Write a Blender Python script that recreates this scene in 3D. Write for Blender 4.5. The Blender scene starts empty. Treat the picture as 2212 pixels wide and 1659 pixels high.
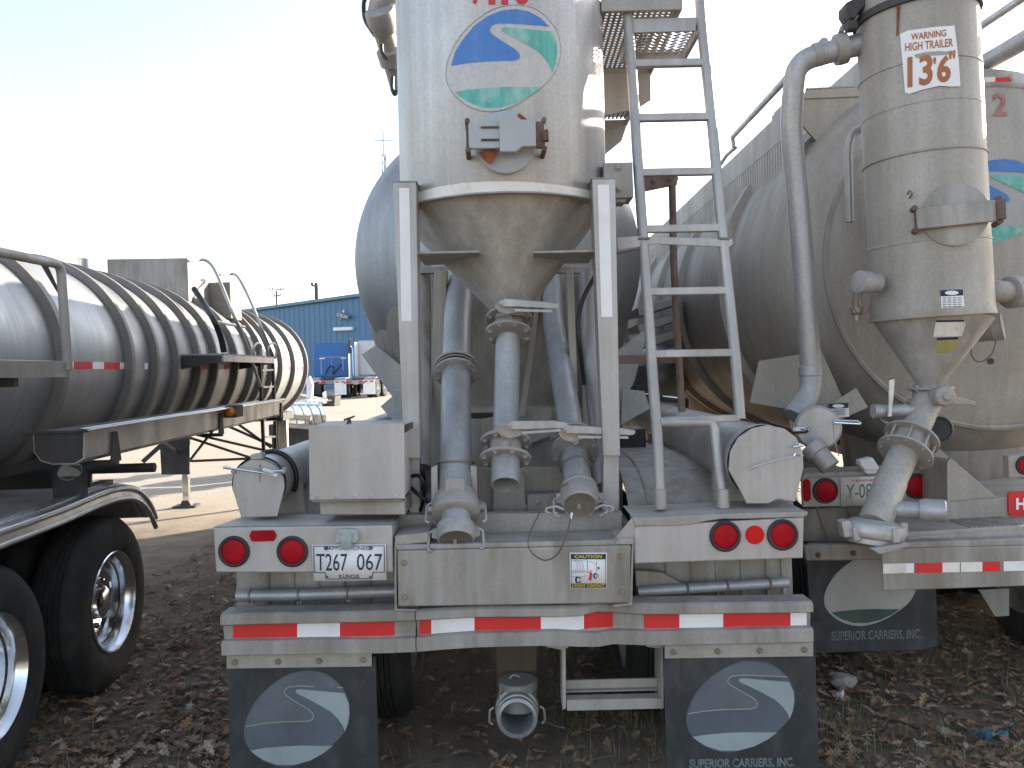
import bpy, bmesh, math, random
from mathutils import Vector, Matrix
from mathutils.geometry import tessellate_polygon
import numpy as np
rad = math.radians
V = Vector
random.seed(7)
S = bpy.context.scene
COL = S.collection

# ------------------------------------------------------------------ camera
W, H, F = 2212.0, 1659.0, 1736.0          # the photograph measured on a 2212 x 1659 grid
CAM = V((0, 0, 1.87))
ROT = Matrix.Rotation(rad(90 - 1.06), 3, 'X') @ Matrix.Rotation(rad(-1.35), 3, 'Z')
cd = bpy.data.cameras.new('camera'); cam = bpy.data.objects.new('camera', cd); COL.objects.link(cam)
cam.matrix_world = Matrix.Translation(CAM) @ ROT.to_4x4()
cd.sensor_width = 36; cd.lens = 36 * F / W; cd.clip_start = .05; cd.clip_end = 3000
S.camera = cam

# ------------------------------------------------------------------ sky, sun, exposure
AZ, EL = rad(50), rad(18.7)
w = bpy.data.worlds.new('World'); S.world = w; w.use_nodes = True
nt = w.node_tree
sky = nt.nodes.new('ShaderNodeTexSky'); sky.sky_type = 'NISHITA'; sky.sun_disc = False
sky.sun_elevation = EL; sky.sun_rotation = AZ; sky.air_density = 1.0; sky.dust_density = 1.2; sky.ozone_density = 1.0
hs = nt.nodes.new('ShaderNodeHueSaturation'); hs.inputs['Saturation'].default_value = .68
nt.links.new(sky.outputs[0], hs.inputs['Color']); nt.links.new(hs.outputs[0], nt.nodes['Background'].inputs[0]); nt.nodes['Background'].inputs[1].default_value = .13
ld = bpy.data.lights.new('sun', 'SUN'); ld.energy = 4.5; ld.angle = rad(.55); ld.color = (1, .90, .74)
sun = bpy.data.objects.new('sun', ld); COL.objects.link(sun)
SD = V((math.sin(AZ) * math.cos(EL), math.cos(AZ) * math.cos(EL), math.sin(EL)))
sun.rotation_euler = SD.to_track_quat('Z', 'Y').to_euler(); sun.location = (20, 20, 20)
S.view_settings.view_transform = 'Standard'; S.view_settings.look = 'None'
S.view_settings.exposure = 1.7; S.view_settings.gamma = 1.0; S.view_settings.use_curve_mapping = False

# ------------------------------------------------------------------ measuring helpers
def ray(u, v):
    return ROT @ V(((u - W / 2) / F, -(v - H / 2) / F, -1))
def P(u, v, Y):                                        # the point seen at (u,v) that lies Y metres ahead
    d = ray(u, v); return CAM + d * (Y / d.y)
def px(n, Y): return n * Y / F
def hit_cyl(u, v, A, B, r):                            # the point seen at (u,v) on a cylinder
    n = (B - A).normalized(); d = ray(u, v).normalized(); o = CAM - A
    d2 = d - n * d.dot(n); o2 = o - n * o.dot(n)
    a = d2.dot(d2); b = 2 * d2.dot(o2); c = o2.dot(o2) - r * r
    q = max(b * b - 4 * a * c, 0)
    return CAM + d * ((-b - math.sqrt(q)) / (2 * a))

# ------------------------------------------------------------------ mesh builder
def frame(n):
    n = n.normalized()
    a = V((0, 0, 1)) if abs(n.z) < .9 else V((1, 0, 0))
    e = a.cross(n).normalized(); return e, n.cross(e)
def spl(pts, k=8):                                     # Catmull-Rom
    pts = [V(p) for p in pts]; q = [2 * pts[0] - pts[1]] + pts + [2 * pts[-1] - pts[-2]]; out = []
    for i in range(1, len(q) - 2):
        a, b, c, d = q[i - 1:i + 3]
        for j in range(k):
            t = j / k
            out.append(.5 * (2 * b + (c - a) * t + (2 * a - 5 * b + 4 * c - d) * t * t + (3 * b - a - 3 * c + d) * t ** 3))
    out.append(pts[-1]); return out
def fillet(pts, r, k=6):                               # straight runs with rounded corners
    pts = [V(p) for p in pts]; out = [pts[0]]
    for i in range(1, len(pts) - 1):
        a, b, c = pts[i - 1:i + 2]
        l = min(r, (a - b).length * .48, (c - b).length * .48)
        s = b + (a - b).normalized() * l; e = b + (c - b).normalized() * l
        for j in range(k + 1):
            t = j / k; out.append(s * (1 - t) ** 2 + b * 2 * t * (1 - t) + e * t * t)
    out.append(pts[-1]); return out

class MB:
    def __init__(s): s.v = []; s.f = []; s.m = []
    def add(s, vs, fs, m=0):
        o = len(s.v); s.v += [V(p) for p in vs]
        for f in fs: s.f.append([o + i for i in f]); s.m.append(m)
        return s
    def box(s, a, b, m=0):
        x0, y0, z0 = a; x1, y1, z1 = b
        return s.add([(x0,y0,z0),(x1,y0,z0),(x1,y1,z0),(x0,y1,z0),(x0,y0,z1),(x1,y0,z1),(x1,y1,z1),(x0,y1,z1)],
                     [(0,3,2,1),(4,5,6,7),(0,1,5,4),(1,2,6,5),(2,3,7,6),(3,0,4,7)], m)
    def bar(s, a, b, wx, wy, m=0, up=None):            # rectangular bar from a to b
        a = V(a); b = V(b); n = (b - a).normalized()
        up = V(up) if up else (V((0, 1, 0)) if abs(n.y) < .9 else V((0, 0, 1)))
        e = n.cross(up).normalized() * wx / 2; g = e.cross(n).normalized() * wy / 2
        return s.add([a-e-g,a+e-g,a+e+g,a-e+g,b-e-g,b+e-g,b+e+g,b-e+g],
                     [(0,3,2,1),(4,5,6,7),(0,1,5,4),(1,2,6,5),(2,3,7,6),(3,0,4,7)], m)
    def prism(s, pts, d, m=0):
        pts = [V(p) for p in pts]; n = len(pts); d = V(d)
        fs = [list(range(n))[::-1], list(range(n, 2 * n))] + [(i, (i + 1) % n, n + (i + 1) % n, n + i) for i in range(n)]
        return s.add(pts + [p + d for p in pts], fs, m)
    def fp(s, uv, Y, dep, m=0):                        # outline measured in the picture, at depth Y, dep thick
        return s.prism([P(u, v, Y) for u, v in uv], (0, dep, 0), m)
    def rect(s, u0, v0, u1, v1, Y, dep, m=0):
        return s.fp([(u0, v0), (u1, v0), (u1, v1), (u0, v1)], Y, dep, m)
    def tube(s, path, r, n=16, m=0, caps=True, closed=False):
        path = [V(p) for p in path]; N = len(path)
        rs = r if isinstance(r, (list, tuple)) else [r] * N
        e = None; o = len(s.v); fs = []
        for i, p in enumerate(path):
            if closed: t = path[(i + 1) % N] - path[i - 1]
            else: t = path[min(i + 1, N - 1)] - path[max(i - 1, 0)]
            t.normalize()
            if e is None: e, g = frame(t)
            else:
                e = (e - t * e.dot(t)).normalized(); g = t.cross(e)
            for k in range(n):
                a = 2 * math.pi * k / n
                s.v.append(p + (e * math.cos(a) + g * math.sin(a)) * rs[i])
        for i in range(N if closed else N - 1):
            j = (i + 1) % N
            for k in range(n):
                l = (k + 1) % n
                s.f.append([o + i * n + k, o + i * n + l, o + j * n + l, o + j * n + k]); s.m.append(m)
        if caps and not closed:
            s.f.append([o + k for k in range(n)][::-1]); s.m.append(m)
            s.f.append([o + (N - 1) * n + k for k in range(n)]); s.m.append(m)
        return s
    def lathe(s, A, n, prof, seg=40, m=0, cap=True, ms=None):
        A = V(A); n = V(n).normalized(); e, g = frame(n); o = len(s.v); idx = []
        for t, r in prof:
            if r < 1e-5: idx.append([len(s.v)]); s.v.append(A + n * t)
            else:
                idx.append([len(s.v) + k for k in range(seg)])
                for k in range(seg):
                    a = 2 * math.pi * k / seg; s.v.append(A + n * t + (e * math.cos(a) + g * math.sin(a)) * r)
        for i in range(len(prof) - 1):
            a, b = idx[i], idx[i + 1]; mm = ms[i] if ms else m
            for k in range(seg):
                l = (k + 1) % seg
                if len(a) == 1 and len(b) == 1: continue
                if len(a) == 1: f = [a[0], b[l], b[k]]
                elif len(b) == 1: f = [a[k], a[l], b[0]]
                else: f = [a[k], a[l], b[l], b[k]]
                s.f.append(f); s.m.append(mm)
        if cap:
            if len(idx[0]) > 1: s.f.append(idx[0][::-1]); s.m.append(ms[0] if ms else m)
            if len(idx[-1]) > 1: s.f.append(idx[-1]); s.m.append(ms[-1] if ms else m)
        return s
    def cyl(s, a, b, r, seg=24, m=0):
        a = V(a); b = V(b); return s.lathe(a, b - a, [(0, r), ((b - a).length, r)], seg, m)
    def ring(s, A, n, R, r, seg=36, k=8, m=0):         # torus
        e, g = frame(V(n))
        return s.tube([V(A) + (e * math.cos(2*math.pi*i/seg) + g * math.sin(2*math.pi*i/seg)) * R for i in range(seg)], r, k, m, closed=True)
    def bolt(s, c, n, r, m=0):
        return s.lathe(c, n, [(-.002, r * 1.5), (r * .3, r * 1.5)], 14, m).lathe(V(c) + V(n).normalized() * r * .3, n, [(0, r), (r * .7, r), (r * .85, r * .8)], 6, m)
    def flange(s, c, n, R, t, nb=8, rb=.008, m=0, mb=None, hole=None):
        n = V(n).normalized(); c = V(c)
        s.lathe(c - n * t / 2, n, [(0, R - .003), (.003, R), (t - .003, R), (t, R - .003)], 40, m)
        e, g = frame(n)
        for k in range(nb):
            a = 2 * math.pi * (k + .5) / nb
            q = c + (e * math.cos(a) + g * math.sin(a)) * R * .84
            s.bolt(q + n * t / 2, n, rb, m if mb is None else mb); s.bolt(q - n * t / 2, -n, rb, m if mb is None else mb)
        return s
    def polys(s, plist, m=0):                          # flat or wrapped pieces: list of point lists
        for p in plist: s.add(p, [list(range(len(p)))], m)
        return s

def clipx(poly, x, keep):
    out = []
    for i in range(len(poly)):
        a, b = poly[i], poly[(i + 1) % len(poly)]
        ia, ib = (a[0] - x) * keep >= 0, (b[0] - x) * keep >= 0
        if ia: out.append(a)
        if ia != ib:
            t = (x - a[0]) / (b[0] - a[0]); out.append((x, a[1] + (b[1] - a[1]) * t))
    return out
def slices(tri, dx):
    x0 = min(p[0] for p in tri); x1 = max(p[0] for p in tri); out = []
    k = math.floor(x0 / dx)
    while k * dx < x1:
        q = clipx(clipx(tri, k * dx, 1), (k + 1) * dx, -1)
        if len(q) > 2: out.append(q)
        k += 1
    return out
def decal(mb, outline, fn, m=0, dx=14):                # flat outline cut in strips and laid on a surface by fn(u,v)
    pts = [V((x, y, 0)) for x, y in outline]
    for t in tessellate_polygon([pts]):
        tri = [(pts[i].x, pts[i].y) for i in t]
        for q in slices(tri, dx):
            if len(q) > 2: mb.add([fn(x, y) for x, y in q], [list(range(len(q)))], m)
def smooth2(pts, k=5):
    n = len(pts); out = []
    for i in range(n):
        a, b, c, d = [V((*pts[(i + j) % n], 0)) for j in (-1, 0, 1, 2)]
        for j in range(k):
            t = j / k
            q = .5 * (2 * b + (c - a) * t + (2 * a - 5 * b + 4 * c - d) * t * t + (3 * b - a - 3 * c + d) * t ** 3)
            out.append((q.x, q.y))
    return out
_tc = {}
def textgeo(body, bold=.0):
    if (body, bold) in _tc: return _tc[(body, bold)]
    cu = bpy.data.curves.new('lettering', 'FONT'); cu.body = body; cu.size = 1; cu.offset = bold; cu.resolution_u = 3
    o = bpy.data.objects.new('lettering', cu); COL.objects.link(o)
    dg = bpy.context.evaluated_depsgraph_get(); dg.update()
    e = o.evaluated_get(dg); me = e.to_mesh()
    vs = [(p.co.x, p.co.y) for p in me.vertices]; fs = [list(p.vertices) for p in me.polygons]
    e.to_mesh_clear(); bpy.data.objects.remove(o); bpy.data.curves.remove(cu)
    x0 = min(p[0] for p in vs); x1 = max(p[0] for p in vs); y0 = min(p[1] for p in vs); y1 = max(p[1] for p in vs)
    vs = [((p[0] - x0) / (x1 - x0), (p[1] - y0) / (y1 - y0)) for p in vs]
    _tc[(body, bold)] = (vs, fs); return vs, fs
def text(mb, body, u0, v0, u1, v1, fn, m=0, bold=.0, skew=0, dx=None):   # fills the box (u0,v0 top-left)-(u1,v1 bottom-right)
    vs, fs = textgeo(body, bold)
    q = [(u0 + (u1 - u0) * x, v1 + (v0 - v1) * y + skew * x) for x, y in vs]
    for f in fs:
        poly = [q[i] for i in f]
        for s_ in (slices(poly, dx) if dx else [poly]):
            mb.add([fn(a, b) for a, b in s_], [list(range(len(s_)))], m)

# ------------------------------------------------------------------ objects
LOCAL = set()                                          # things whose parts are built in their own frame
def thing(name, label, cat, loc=(0, 0, 0), rz=0, group=None):
    o = bpy.data.objects.new(name, None); COL.objects.link(o); o.empty_display_size = .2
    o.location = loc; o.rotation_euler = (0, 0, rz); o['label'] = label; o['category'] = cat
    if group: o['group'] = group
    return o
NO_SPLIT = {'road_emblem', 'flap_print', 'flap_lettering', 'unit_number', 'caution_sticker', 'warning_sticker', 'safety_sticker', 'license_plate', 'ground', 'worn_sticker', 'lettering', 'wall'}
def pieces(mb):                                        # far-apart pieces of one mesh, so that each becomes an object of its own
    n = len(mb.v); par = list(range(n))
    def fd(i):
        while par[i] != i: par[i] = par[par[i]]; i = par[i]
        return i
    for f in mb.f:
        a = fd(f[0])
        for i in f[1:]: par[fd(i)] = a
    root = np.array([fd(i) for i in range(n)]); ids, isl = np.unique(root, return_inverse=True); k = len(ids)
    if k == 1 or k > 700: return [mb]
    co = np.array([tuple(p) for p in mb.v]); lo = np.full((k, 3), np.inf); hi = -lo
    np.minimum.at(lo, isl, co); np.maximum.at(hi, isl, co); size = (hi - lo).max(1)
    gap = np.maximum(0, np.maximum(lo[:, None] - hi[None], lo[None] - hi[:, None]))
    near = np.sqrt((gap ** 2).sum(2)) <= np.maximum(.02, .5 * np.maximum(size[:, None], size[None]))
    grp = list(range(k))
    def fg(i):
        while grp[i] != i: i = grp[i]
        return i
    for i, j in zip(*np.nonzero(np.triu(near, 1))): grp[fg(j)] = fg(i)
    gid = [fg(i) for i in range(k)]; out = []
    for g_ in dict.fromkeys(gid):
        q = MB(); mp = {}
        for f, m_ in zip(mb.f, mb.m):
            if gid[isl[f[0]]] == g_:
                for i in f:
                    if i not in mp: mp[i] = len(q.v); q.v.append(mb.v[i])
                q.f.append([mp[i] for i in f]); q.m.append(m_)
        if q.f: out.append(q)
    return out
def obj(name, mb, mats, parent=None, bevel=0, sharp=38, label=None, kind=None):
    ps = [mb] if name in NO_SPLIT else pieces(mb)
    made = [obj1(name, p, mats, parent, bevel, sharp, label, kind) for p in ps]
    return max(zip(made, ps), key=lambda t: len(t[1].f))[0] if len(made) > 1 else made[0]
def obj1(name, mb, mats, parent=None, bevel=0, sharp=38, label=None, kind=None):
    me = bpy.data.meshes.new(name)
    me.from_pydata([tuple(p) for p in mb.v], [], mb.f)
    if not isinstance(mats, (list, tuple)): mats = [mats]
    for mm in mats: me.materials.append(mm)
    me.polygons.foreach_set('material_index', mb.m)
    bm = bmesh.new(); bm.from_mesh(me); bmesh.ops.recalc_face_normals(bm, faces=bm.faces); bm.to_mesh(me); bm.free()
    me.polygons.foreach_set('use_smooth', [True] * len(me.polygons))
    me.set_sharp_from_angle(angle=rad(sharp)); me.update()
    o = bpy.data.objects.new(name, me); COL.objects.link(o)
    if parent:
        o.parent = parent
        if parent.type == 'EMPTY' and parent.name not in LOCAL:
            o.matrix_parent_inverse = Matrix.LocRotScale(parent.location, parent.rotation_euler, None).inverted()
    if bevel:
        b = o.modifiers.new('bevel', 'BEVEL'); b.width = bevel; b.segments = 2; b.limit_method = 'ANGLE'; b.angle_limit = rad(40)
    if label: o['label'] = label
    if kind: o['kind'] = kind
    return o
def tag(o, label, cat, group=None, kind=None):
    o['label'] = label; o['category'] = cat
    if group: o['group'] = group
    if kind: o['kind'] = kind
    return o

# ------------------------------------------------------------------ materials
def new(name):
    m = bpy.data.materials.new(name); m.use_nodes = True
    return m, m.node_tree, m.node_tree.nodes['Principled BSDF']
def noise(nt, scale, detail=4, ms=(1, 1, 1), rough=.55, dist=0, coord='Object'):
    tc = nt.nodes.new('ShaderNodeTexCoord'); mp = nt.nodes.new('ShaderNodeMapping'); n = nt.nodes.new('ShaderNodeTexNoise')
    mp.inputs['Scale'].default_value = ms; n.inputs['Scale'].default_value = scale; n.inputs['Detail'].default_value = detail
    n.inputs['Roughness'].default_value = rough; n.inputs['Distortion'].default_value = dist
    nt.links.new(tc.outputs[coord], mp.inputs[0]); nt.links.new(mp.outputs[0], n.inputs[0]); return n.outputs[0]
def ramp(nt, fac, p0, c0, p1, c1):
    r = nt.nodes.new('ShaderNodeValToRGB'); e = r.color_ramp.elements
    f = lambda c: (c, c, c, 1) if isinstance(c, (int, float)) else (*c[:3], 1)
    e[0].position = p0; e[0].color = f(c0); e[1].position = p1; e[1].color = f(c1)
    nt.links.new(fac, r.inputs[0]); return r.outputs[0]
def mix(nt, fac, a, b, mode='MIX'):
    x = nt.nodes.new('ShaderNodeMix'); x.data_type = 'RGBA'; x.blend_type = mode
    for i, q in ((0, fac), (6, a), (7, b)):
        if isinstance(q, (int, float)): x.inputs[i].default_value = q if i == 0 else (q, q, q, 1)
        elif isinstance(q, (tuple, list)): x.inputs[i].default_value = (*q[:3], 1)
        else: nt.links.new(q, x.inputs[i])
    return x.outputs[2]
def bump(nt, b, h, s, d=.004):
    x = nt.nodes.new('ShaderNodeBump'); x.inputs['Strength'].default_value = s; x.inputs['Distance'].default_value = d
    nt.links.new(h, x.inputs['Height']); nt.links.new(x.outputs[0], b.inputs['Normal'])
def metal(name, col, rough=.5, met=.4, streak=(9, 9, .7), samt=.25, stain=(.2, .17, .11), stamt=.35, stscale=2.2, fine=.12, bmp=.12, stms=(1, 1, .55)):
    m, nt, b = new(name); L = nt.links.new
    dark = tuple(c * (1 - samt) for c in col)
    c = ramp(nt, noise(nt, 1, 5, streak), .35, dark, .68, col)
    c = mix(nt, ramp(nt, noise(nt, 1, 3, tuple(q * 4.2 if q > 1.5 else q * 1.3 for q in streak)), .42, samt * .9, .62, 0), c, tuple(q * .62 for q in col))
    if stamt:
        f = ramp(nt, noise(nt, stscale, 6, stms, .65), .44, 0, .68, stamt)
        c = mix(nt, f, c, stain)
    sp = ramp(nt, noise(nt, 70, 3), .36, 1 - fine, .6, 1)
    c = mix(nt, 1, c, sp, 'MULTIPLY')
    L(c, b.inputs['Base Color']); b.inputs['Metallic'].default_value = met
    r = ramp(nt, noise(nt, 5, 5, (1, 1, .5)), .3, max(rough - .1, .05), .7, min(rough + .14, 1)); L(r, b.inputs['Roughness'])
    if bmp: bump(nt, b, noise(nt, 18, 4), bmp, .004)
    return m
def paint(name, col, rough=.5, met=0, var=.2, scale=4, ms=(1, 1, 1), dirt=(.16, .14, .11), damt=.25, bmp=.1, bscale=60):
    m, nt, b = new(name)
    c = ramp(nt, noise(nt, scale, 5, ms), .3, tuple(x * (1 - var) for x in col), .7, col)
    if damt: c = mix(nt, ramp(nt, noise(nt, 7, 6, (1, 1, .6), .7), .48, 0, .75, damt), c, dirt)
    nt.links.new(c, b.inputs['Base Color']); b.inputs['Metallic'].default_value = met
    nt.links.new(ramp(nt, noise(nt, 9, 4), .3, max(rough - .08, .03), .7, min(rough + .1, 1)), b.inputs['Roughness'])
    if bmp: bump(nt, b, noise(nt, bscale, 3), bmp, .003)
    return m

M = {}
M['alu'] = metal('weathered_aluminium', (.51, .485, .48), .46, .4, fine=.06)
M['alu_box'] = metal('sheet_aluminium', (.54, .50, .485), .55, .2, samt=.16, stamt=.45, stain=(.33, .29, .21), stscale=2, stms=(2, 2, .7), fine=.05)
M['alu_cone'] = metal('grimy_aluminium', (.50, .465, .43), .55, .3, streak=(11, 11, .8), samt=.32, stain=(.22, .19, .12), stamt=.5, stscale=1.6)
M['alu_col'] = metal('collector_aluminium', (.57, .56, .57), .42, .45, streak=(14, 14, .5), samt=.2, stamt=.5, stain=(.36, .31, .255), stscale=1.4, stms=(4, 4, .35))
M['alu_tank'] = metal('tank_aluminium', (.38, .385, .395), .45, .5, streak=(9, 9, .8), samt=.2, stamt=.2, stain=(.3, .28, .24))
M['alu_dirty'] = metal('dirty_aluminium', (.45, .415, .385), .6, .2, samt=.3, stain=(.15, .125, .08), stamt=.65, stscale=2.4, stms=(2.2, 2.2, .6), fine=.06)
M['alu_old'] = metal('dull_aluminium', (.46, .425, .385), .6, .25, samt=.2, stain=(.25, .2, .14), stamt=.35)
M['pipe'] = metal('galvanised_pipe', (.46, .455, .465), .46, .45, streak=(12, 12, 2), samt=.16, stain=(.27, .24, .2), stamt=.3, stscale=3)
M['capface'] = metal('grimy_cap_face', (.27, .235, .20), .65, .2, streak=(6, 6, 6), samt=.3, stain=(.2, .14, .09), stamt=.5, stscale=6, bmp=.3)
M['cast'] = metal('cast_aluminium', (.44, .415, .4), .6, .3, streak=(7, 7, 5), samt=.2, stain=(.3, .21, .13), stamt=.45, stscale=5, bmp=.25)
M['bolt'] = metal('zinc_bolt', (.36, .32, .27), .45, .6, stain=(.25, .13, .06), stamt=.5, stscale=14)
M['brush'] = metal('brushed_aluminium', (.36, .375, .39), .46, .65, streak=(1.2, 34, 1.2), samt=.2, stain=(.36, .33, .3), stamt=.3, stscale=.9, fine=.05, bmp=.03)
M['ringband'] = metal('ring_aluminium', (.25, .225, .205), .55, .3, streak=(6, 6, 6), samt=.2, stain=(.22, .19, .16), stamt=.4, bmp=.05)
M['fadedred'] = paint('faded_red_paint', (.42, .13, .13), .6, var=.3, scale=12, dirt=(.36, .3, .28), damt=.6)
M['band'] = metal('band_aluminium', (.52, .50, .48), .4, .75, streak=(6, 6, 6), samt=.2, stain=(.3, .26, .22), stamt=.4, bmp=.05)
M['polish'] = metal('polished_aluminium', (.78, .79, .81), .13, 1, samt=.08, stamt=.12, stain=(.5, .48, .45), fine=.02, bmp=.01)
M['trim'] = metal('satin_trim', (.66, .67, .69), .28, .9, samt=.1, stamt=.15, stain=(.45, .42, .4), fine=.03, bmp=.02)
M['steel_dark'] = metal('dark_steel', (.075, .075, .08), .6, .3, samt=.3, stain=(.12, .08, .05), stamt=.4)
M['rust'] = metal('rusty_steel', (.17, .095, .07), .8, .1, samt=.45, stain=(.30, .25, .22), stamt=.55, stscale=6, bmp=.4)
M['rustpatch'] = paint('bare_rust', (.30, .085, .025), .9, var=.55, scale=30, bmp=.5)
M['rubber'] = paint('black_rubber', (.028, .03, .033), .62, var=.3, dirt=(.12, .115, .11), damt=.35)
M['flap'] = paint('mud_flap_rubber', (.034, .037, .041), .6, var=.3, scale=3, ms=(2, 2, .5), dirt=(.10, .10, .105), damt=.6)
M['tyre'] = paint('tyre_rubber', (.022, .022, .023), .8, var=.3, dirt=(.085, .075, .06), damt=.5, bmp=.2)
M['black'] = paint('black_paint', (.015, .015, .016), .5, damt=.1)
M['hose'] = paint('black_hose', (.012, .012, .013), .4, damt=0)
M['white'] = paint('white_sheeting', (.84, .81, .815), .6, var=.08, dirt=(.42, .38, .34), damt=.3, bmp=.05)
M['whitedirt'] = paint('dirty_white_sheeting', (.80, .75, .70), .6, var=.1, dirt=(.36, .32, .22), damt=.75, bmp=.05)
M['red'] = paint('red_sheeting', (.68, .022, .022), .6, var=.12, dirt=(.36, .05, .045), damt=.4, bmp=.08)
M['paper'] = paint('white_sticker', (.82, .81, .81), .6, var=.05, damt=.08, bmp=0)
M['ink'] = paint('dark_ink', (.02, .024, .06), .6, damt=.0, bmp=0)
M['inkw'] = paint('worn_light_ink', (.20, .235, .245), .6, var=.45, scale=40, damt=.3, dirt=(.05, .055, .06))
M['yellow'] = paint('yellow_ink', (.62, .47, .02), .5, damt=0, bmp=0)
M['redink'] = paint('red_ink', (.55, .03, .035), .5, damt=0, bmp=0)
M['orange'] = paint('faded_orange_ink', (.43, .135, .035), .55, var=.2, damt=.1, bmp=0)
M['blue'] = paint('logo_blue', (.055, .19, .52), .45, var=.15, ms=(6, 6, 1), dirt=(.3, .4, .55), damt=.25, bmp=0)
M['green'] = paint('logo_green', (.12, .47, .40), .5, var=.3, scale=7, ms=(5, 5, .6), dirt=(.52, .58, .56), damt=.85, bmp=0)
M['road'] = metal('logo_ground', (.56, .54, .53), .5, .15, samt=.1, stamt=.15, stain=(.45, .42, .36))
M['flap_mid'] = paint('flap_print_grey', (.135, .145, .17), .6, var=.3, scale=5, dirt=(.09, .10, .12), damt=.6)
M['flap_road'] = paint('flap_print_blue_grey', (.115, .13, .165), .6, var=.35, scale=6, dirt=(.08, .09, .11), damt=.6)
M['flap_light'] = paint('flap_print_pale', (.33, .375, .385), .6, var=.15, scale=4, dirt=(.18, .2, .21), damt=.5)
M['flap_line'] = paint('flap_print_line', (.36, .36, .30), .6, damt=.3)
M['flap_white'] = paint('flap_print_white', (.40, .40, .39), .6, var=.15, scale=4, dirt=(.22, .2, .18), damt=.5)
M['flap_green'] = paint('flap_print_green', (.05, .09, .075), .6, var=.3, damt=.3)
m, nt, b = new('red_lens')
nt.links.new(ramp(nt, noise(nt, 12, 4), .3, (.30, .004, .010), .7, (.42, .008, .016)), b.inputs['Base Color'])
b.inputs['Roughness'].default_value = .5; b.inputs['Specular IOR Level'].default_value = .12; M['lens'] = m
m, nt, b = new('bright_red_lens'); b.inputs['Base Color'].default_value = (.80, .015, .012, 1); b.inputs['Roughness'].default_value = .45; b.inputs['Specular IOR Level'].default_value = .2
vo = nt.nodes.new('ShaderNodeTexVoronoi'); vo.inputs['Scale'].default_value = 90; bump(nt, b, vo.outputs[0], .6, .004); M['lens2'] = m
m, nt, b = new('amber_lens'); b.inputs['Base Color'].default_value = (.75, .22, .01, 1); b.inputs['Roughness'].default_value = .2; M['amber'] = m
M['hatch'] = paint('grey_hatch_paint', (.40, .42, .44), .5, var=.1, dirt=(.33, .16, .06), damt=.18)
M['bldg'] = paint('blue_metal_siding', (.06, .165, .30), .5, var=.1, scale=.5, damt=.08, bmp=0)
M['bldg_trim'] = paint('blue_roof_trim', (.09, .21, .285), .45, damt=.05, bmp=0)
M['trk_blue'] = paint('blue_truck_paint', (.022, .135, .40), .35, met=.0, var=.06, damt=.05, bmp=0)
M['trk_white'] = paint('silver_white_truck_paint', (.50, .52, .55), .35, met=.2, damt=.1, bmp=0)
M['wood'] = paint('weathered_wood', (.12, .09, .065), .85, ms=(6, 6, .5), damt=.2)
M['plastic'] = paint('grey_plastic_light', (.45, .50, .50), .5, var=.2, dirt=(.2, .22, .17), damt=.5)
M['scrap'] = paint('blue_wrapper', (.10, .27, .36), .4, damt=.2)

# the road-in-an-oval emblem, outlines measured once on a 1000-wide grid
LOGO_EDGE = [(835,560),(850,470),(890,370),(960,260),(1060,160),(1180,80),(1290,45),(1380,38),(1480,52),(1560,90),(1640,165),(1695,260),(1718,370),(1705,480),(1650,590),(1560,680),(1440,770),(1320,830),(1200,858),(1080,845),(980,800),(900,730),(850,650)]
LOGO_BLUE = [(875,505),(905,400),(960,310),(1050,200),(1150,125),(1260,80),(1370,68),(1470,85),(1560,135),(1630,203),(1520,192),(1400,183),(1300,178),(1240,179),(1205,187),(1180,205),(1172,235),(1195,265),(1260,310),(1310,340),(1360,370),(1395,402),(1406,430),(1396,453),(1360,466),(1270,467),(1150,471),(1000,485)]
LOGO_GREEN = [(1262,225),(1270,212),(1300,208),(1450,222),(1650,240),(1685,320),(1690,400),(1678,490),(1655,555),(1640,510),(1600,450),(1540,390),(1450,335),(1330,270),(1275,243)]
LOGO_BASE = [(905,708),(1000,690),(1150,675),(1300,667),(1450,670),(1560,668),(1490,728),(1380,790),(1250,825),(1120,825),(1010,785),(950,745)]
LOGO_LINE = [(870,512),(1000,488),(1150,474),(1270,471),(1360,469),(1396,456),(1409,431),(1398,400),(1362,367),(1260,307),(1197,262),(1176,235),(1184,208),(1210,190),(1300,181),(1640,196)]
def logo(mb, u0, v0, u1, v1, fn, mats, lift, order=('edge', 'blue', 'green', 'base'), line=None, grow=1):
    # fn(u,v,lift) lays a point on the carrying surface
    T = lambda p: (u0 + (p[0] - 835) / 885 * (u1 - u0), v0 + (p[1] - 38) / 820 * (v1 - v0))
    T0, G = T, (lambda p: T0((1275 + (p[0] - 1275) * grow, 450 + (p[1] - 450) * grow)))
    L_ = {'edge': smooth2(LOGO_EDGE, 4), 'blue': LOGO_BLUE, 'green': LOGO_GREEN, 'base': LOGO_BASE}
    for i, k in enumerate(order):
        decal(mb, [(T if k == 'edge' else G)(p) for p in L_[k]], lambda a, b, i=i: fn(a, b, lift * (1 if i == 0 else 2)), mats[k])
    if line is not None:
        pts = [G(p) for p in LOGO_LINE]
        for a, b in zip(pts, pts[1:]):
            d = V((b[0] - a[0], b[1] - a[1])).normalized(); n = V((-d.y, d.x)) * 1.1
            q = [(a[0] + n.x, a[1] + n.y), (b[0] + n.x, b[1] + n.y), (b[0] - n.x, b[1] - n.y), (a[0] - n.x, a[1] - n.y)]
            mb.add([fn(x, y, lift * 3) for x, y in q], [(0, 1, 2, 3)], line)
def lerp(a, b, t): return a + (b - a) * t
def interp(tab, x):
    if x <= tab[0][0]: return tab[0][1:]
    for p, q in zip(tab, tab[1:]):
        if x <= q[0]:
            t = (x - p[0]) / (q[0] - p[0]); return [lerp(i, j, t) for i, j in zip(p[1:], q[1:])]
    return tab[-1][1:]
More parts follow.
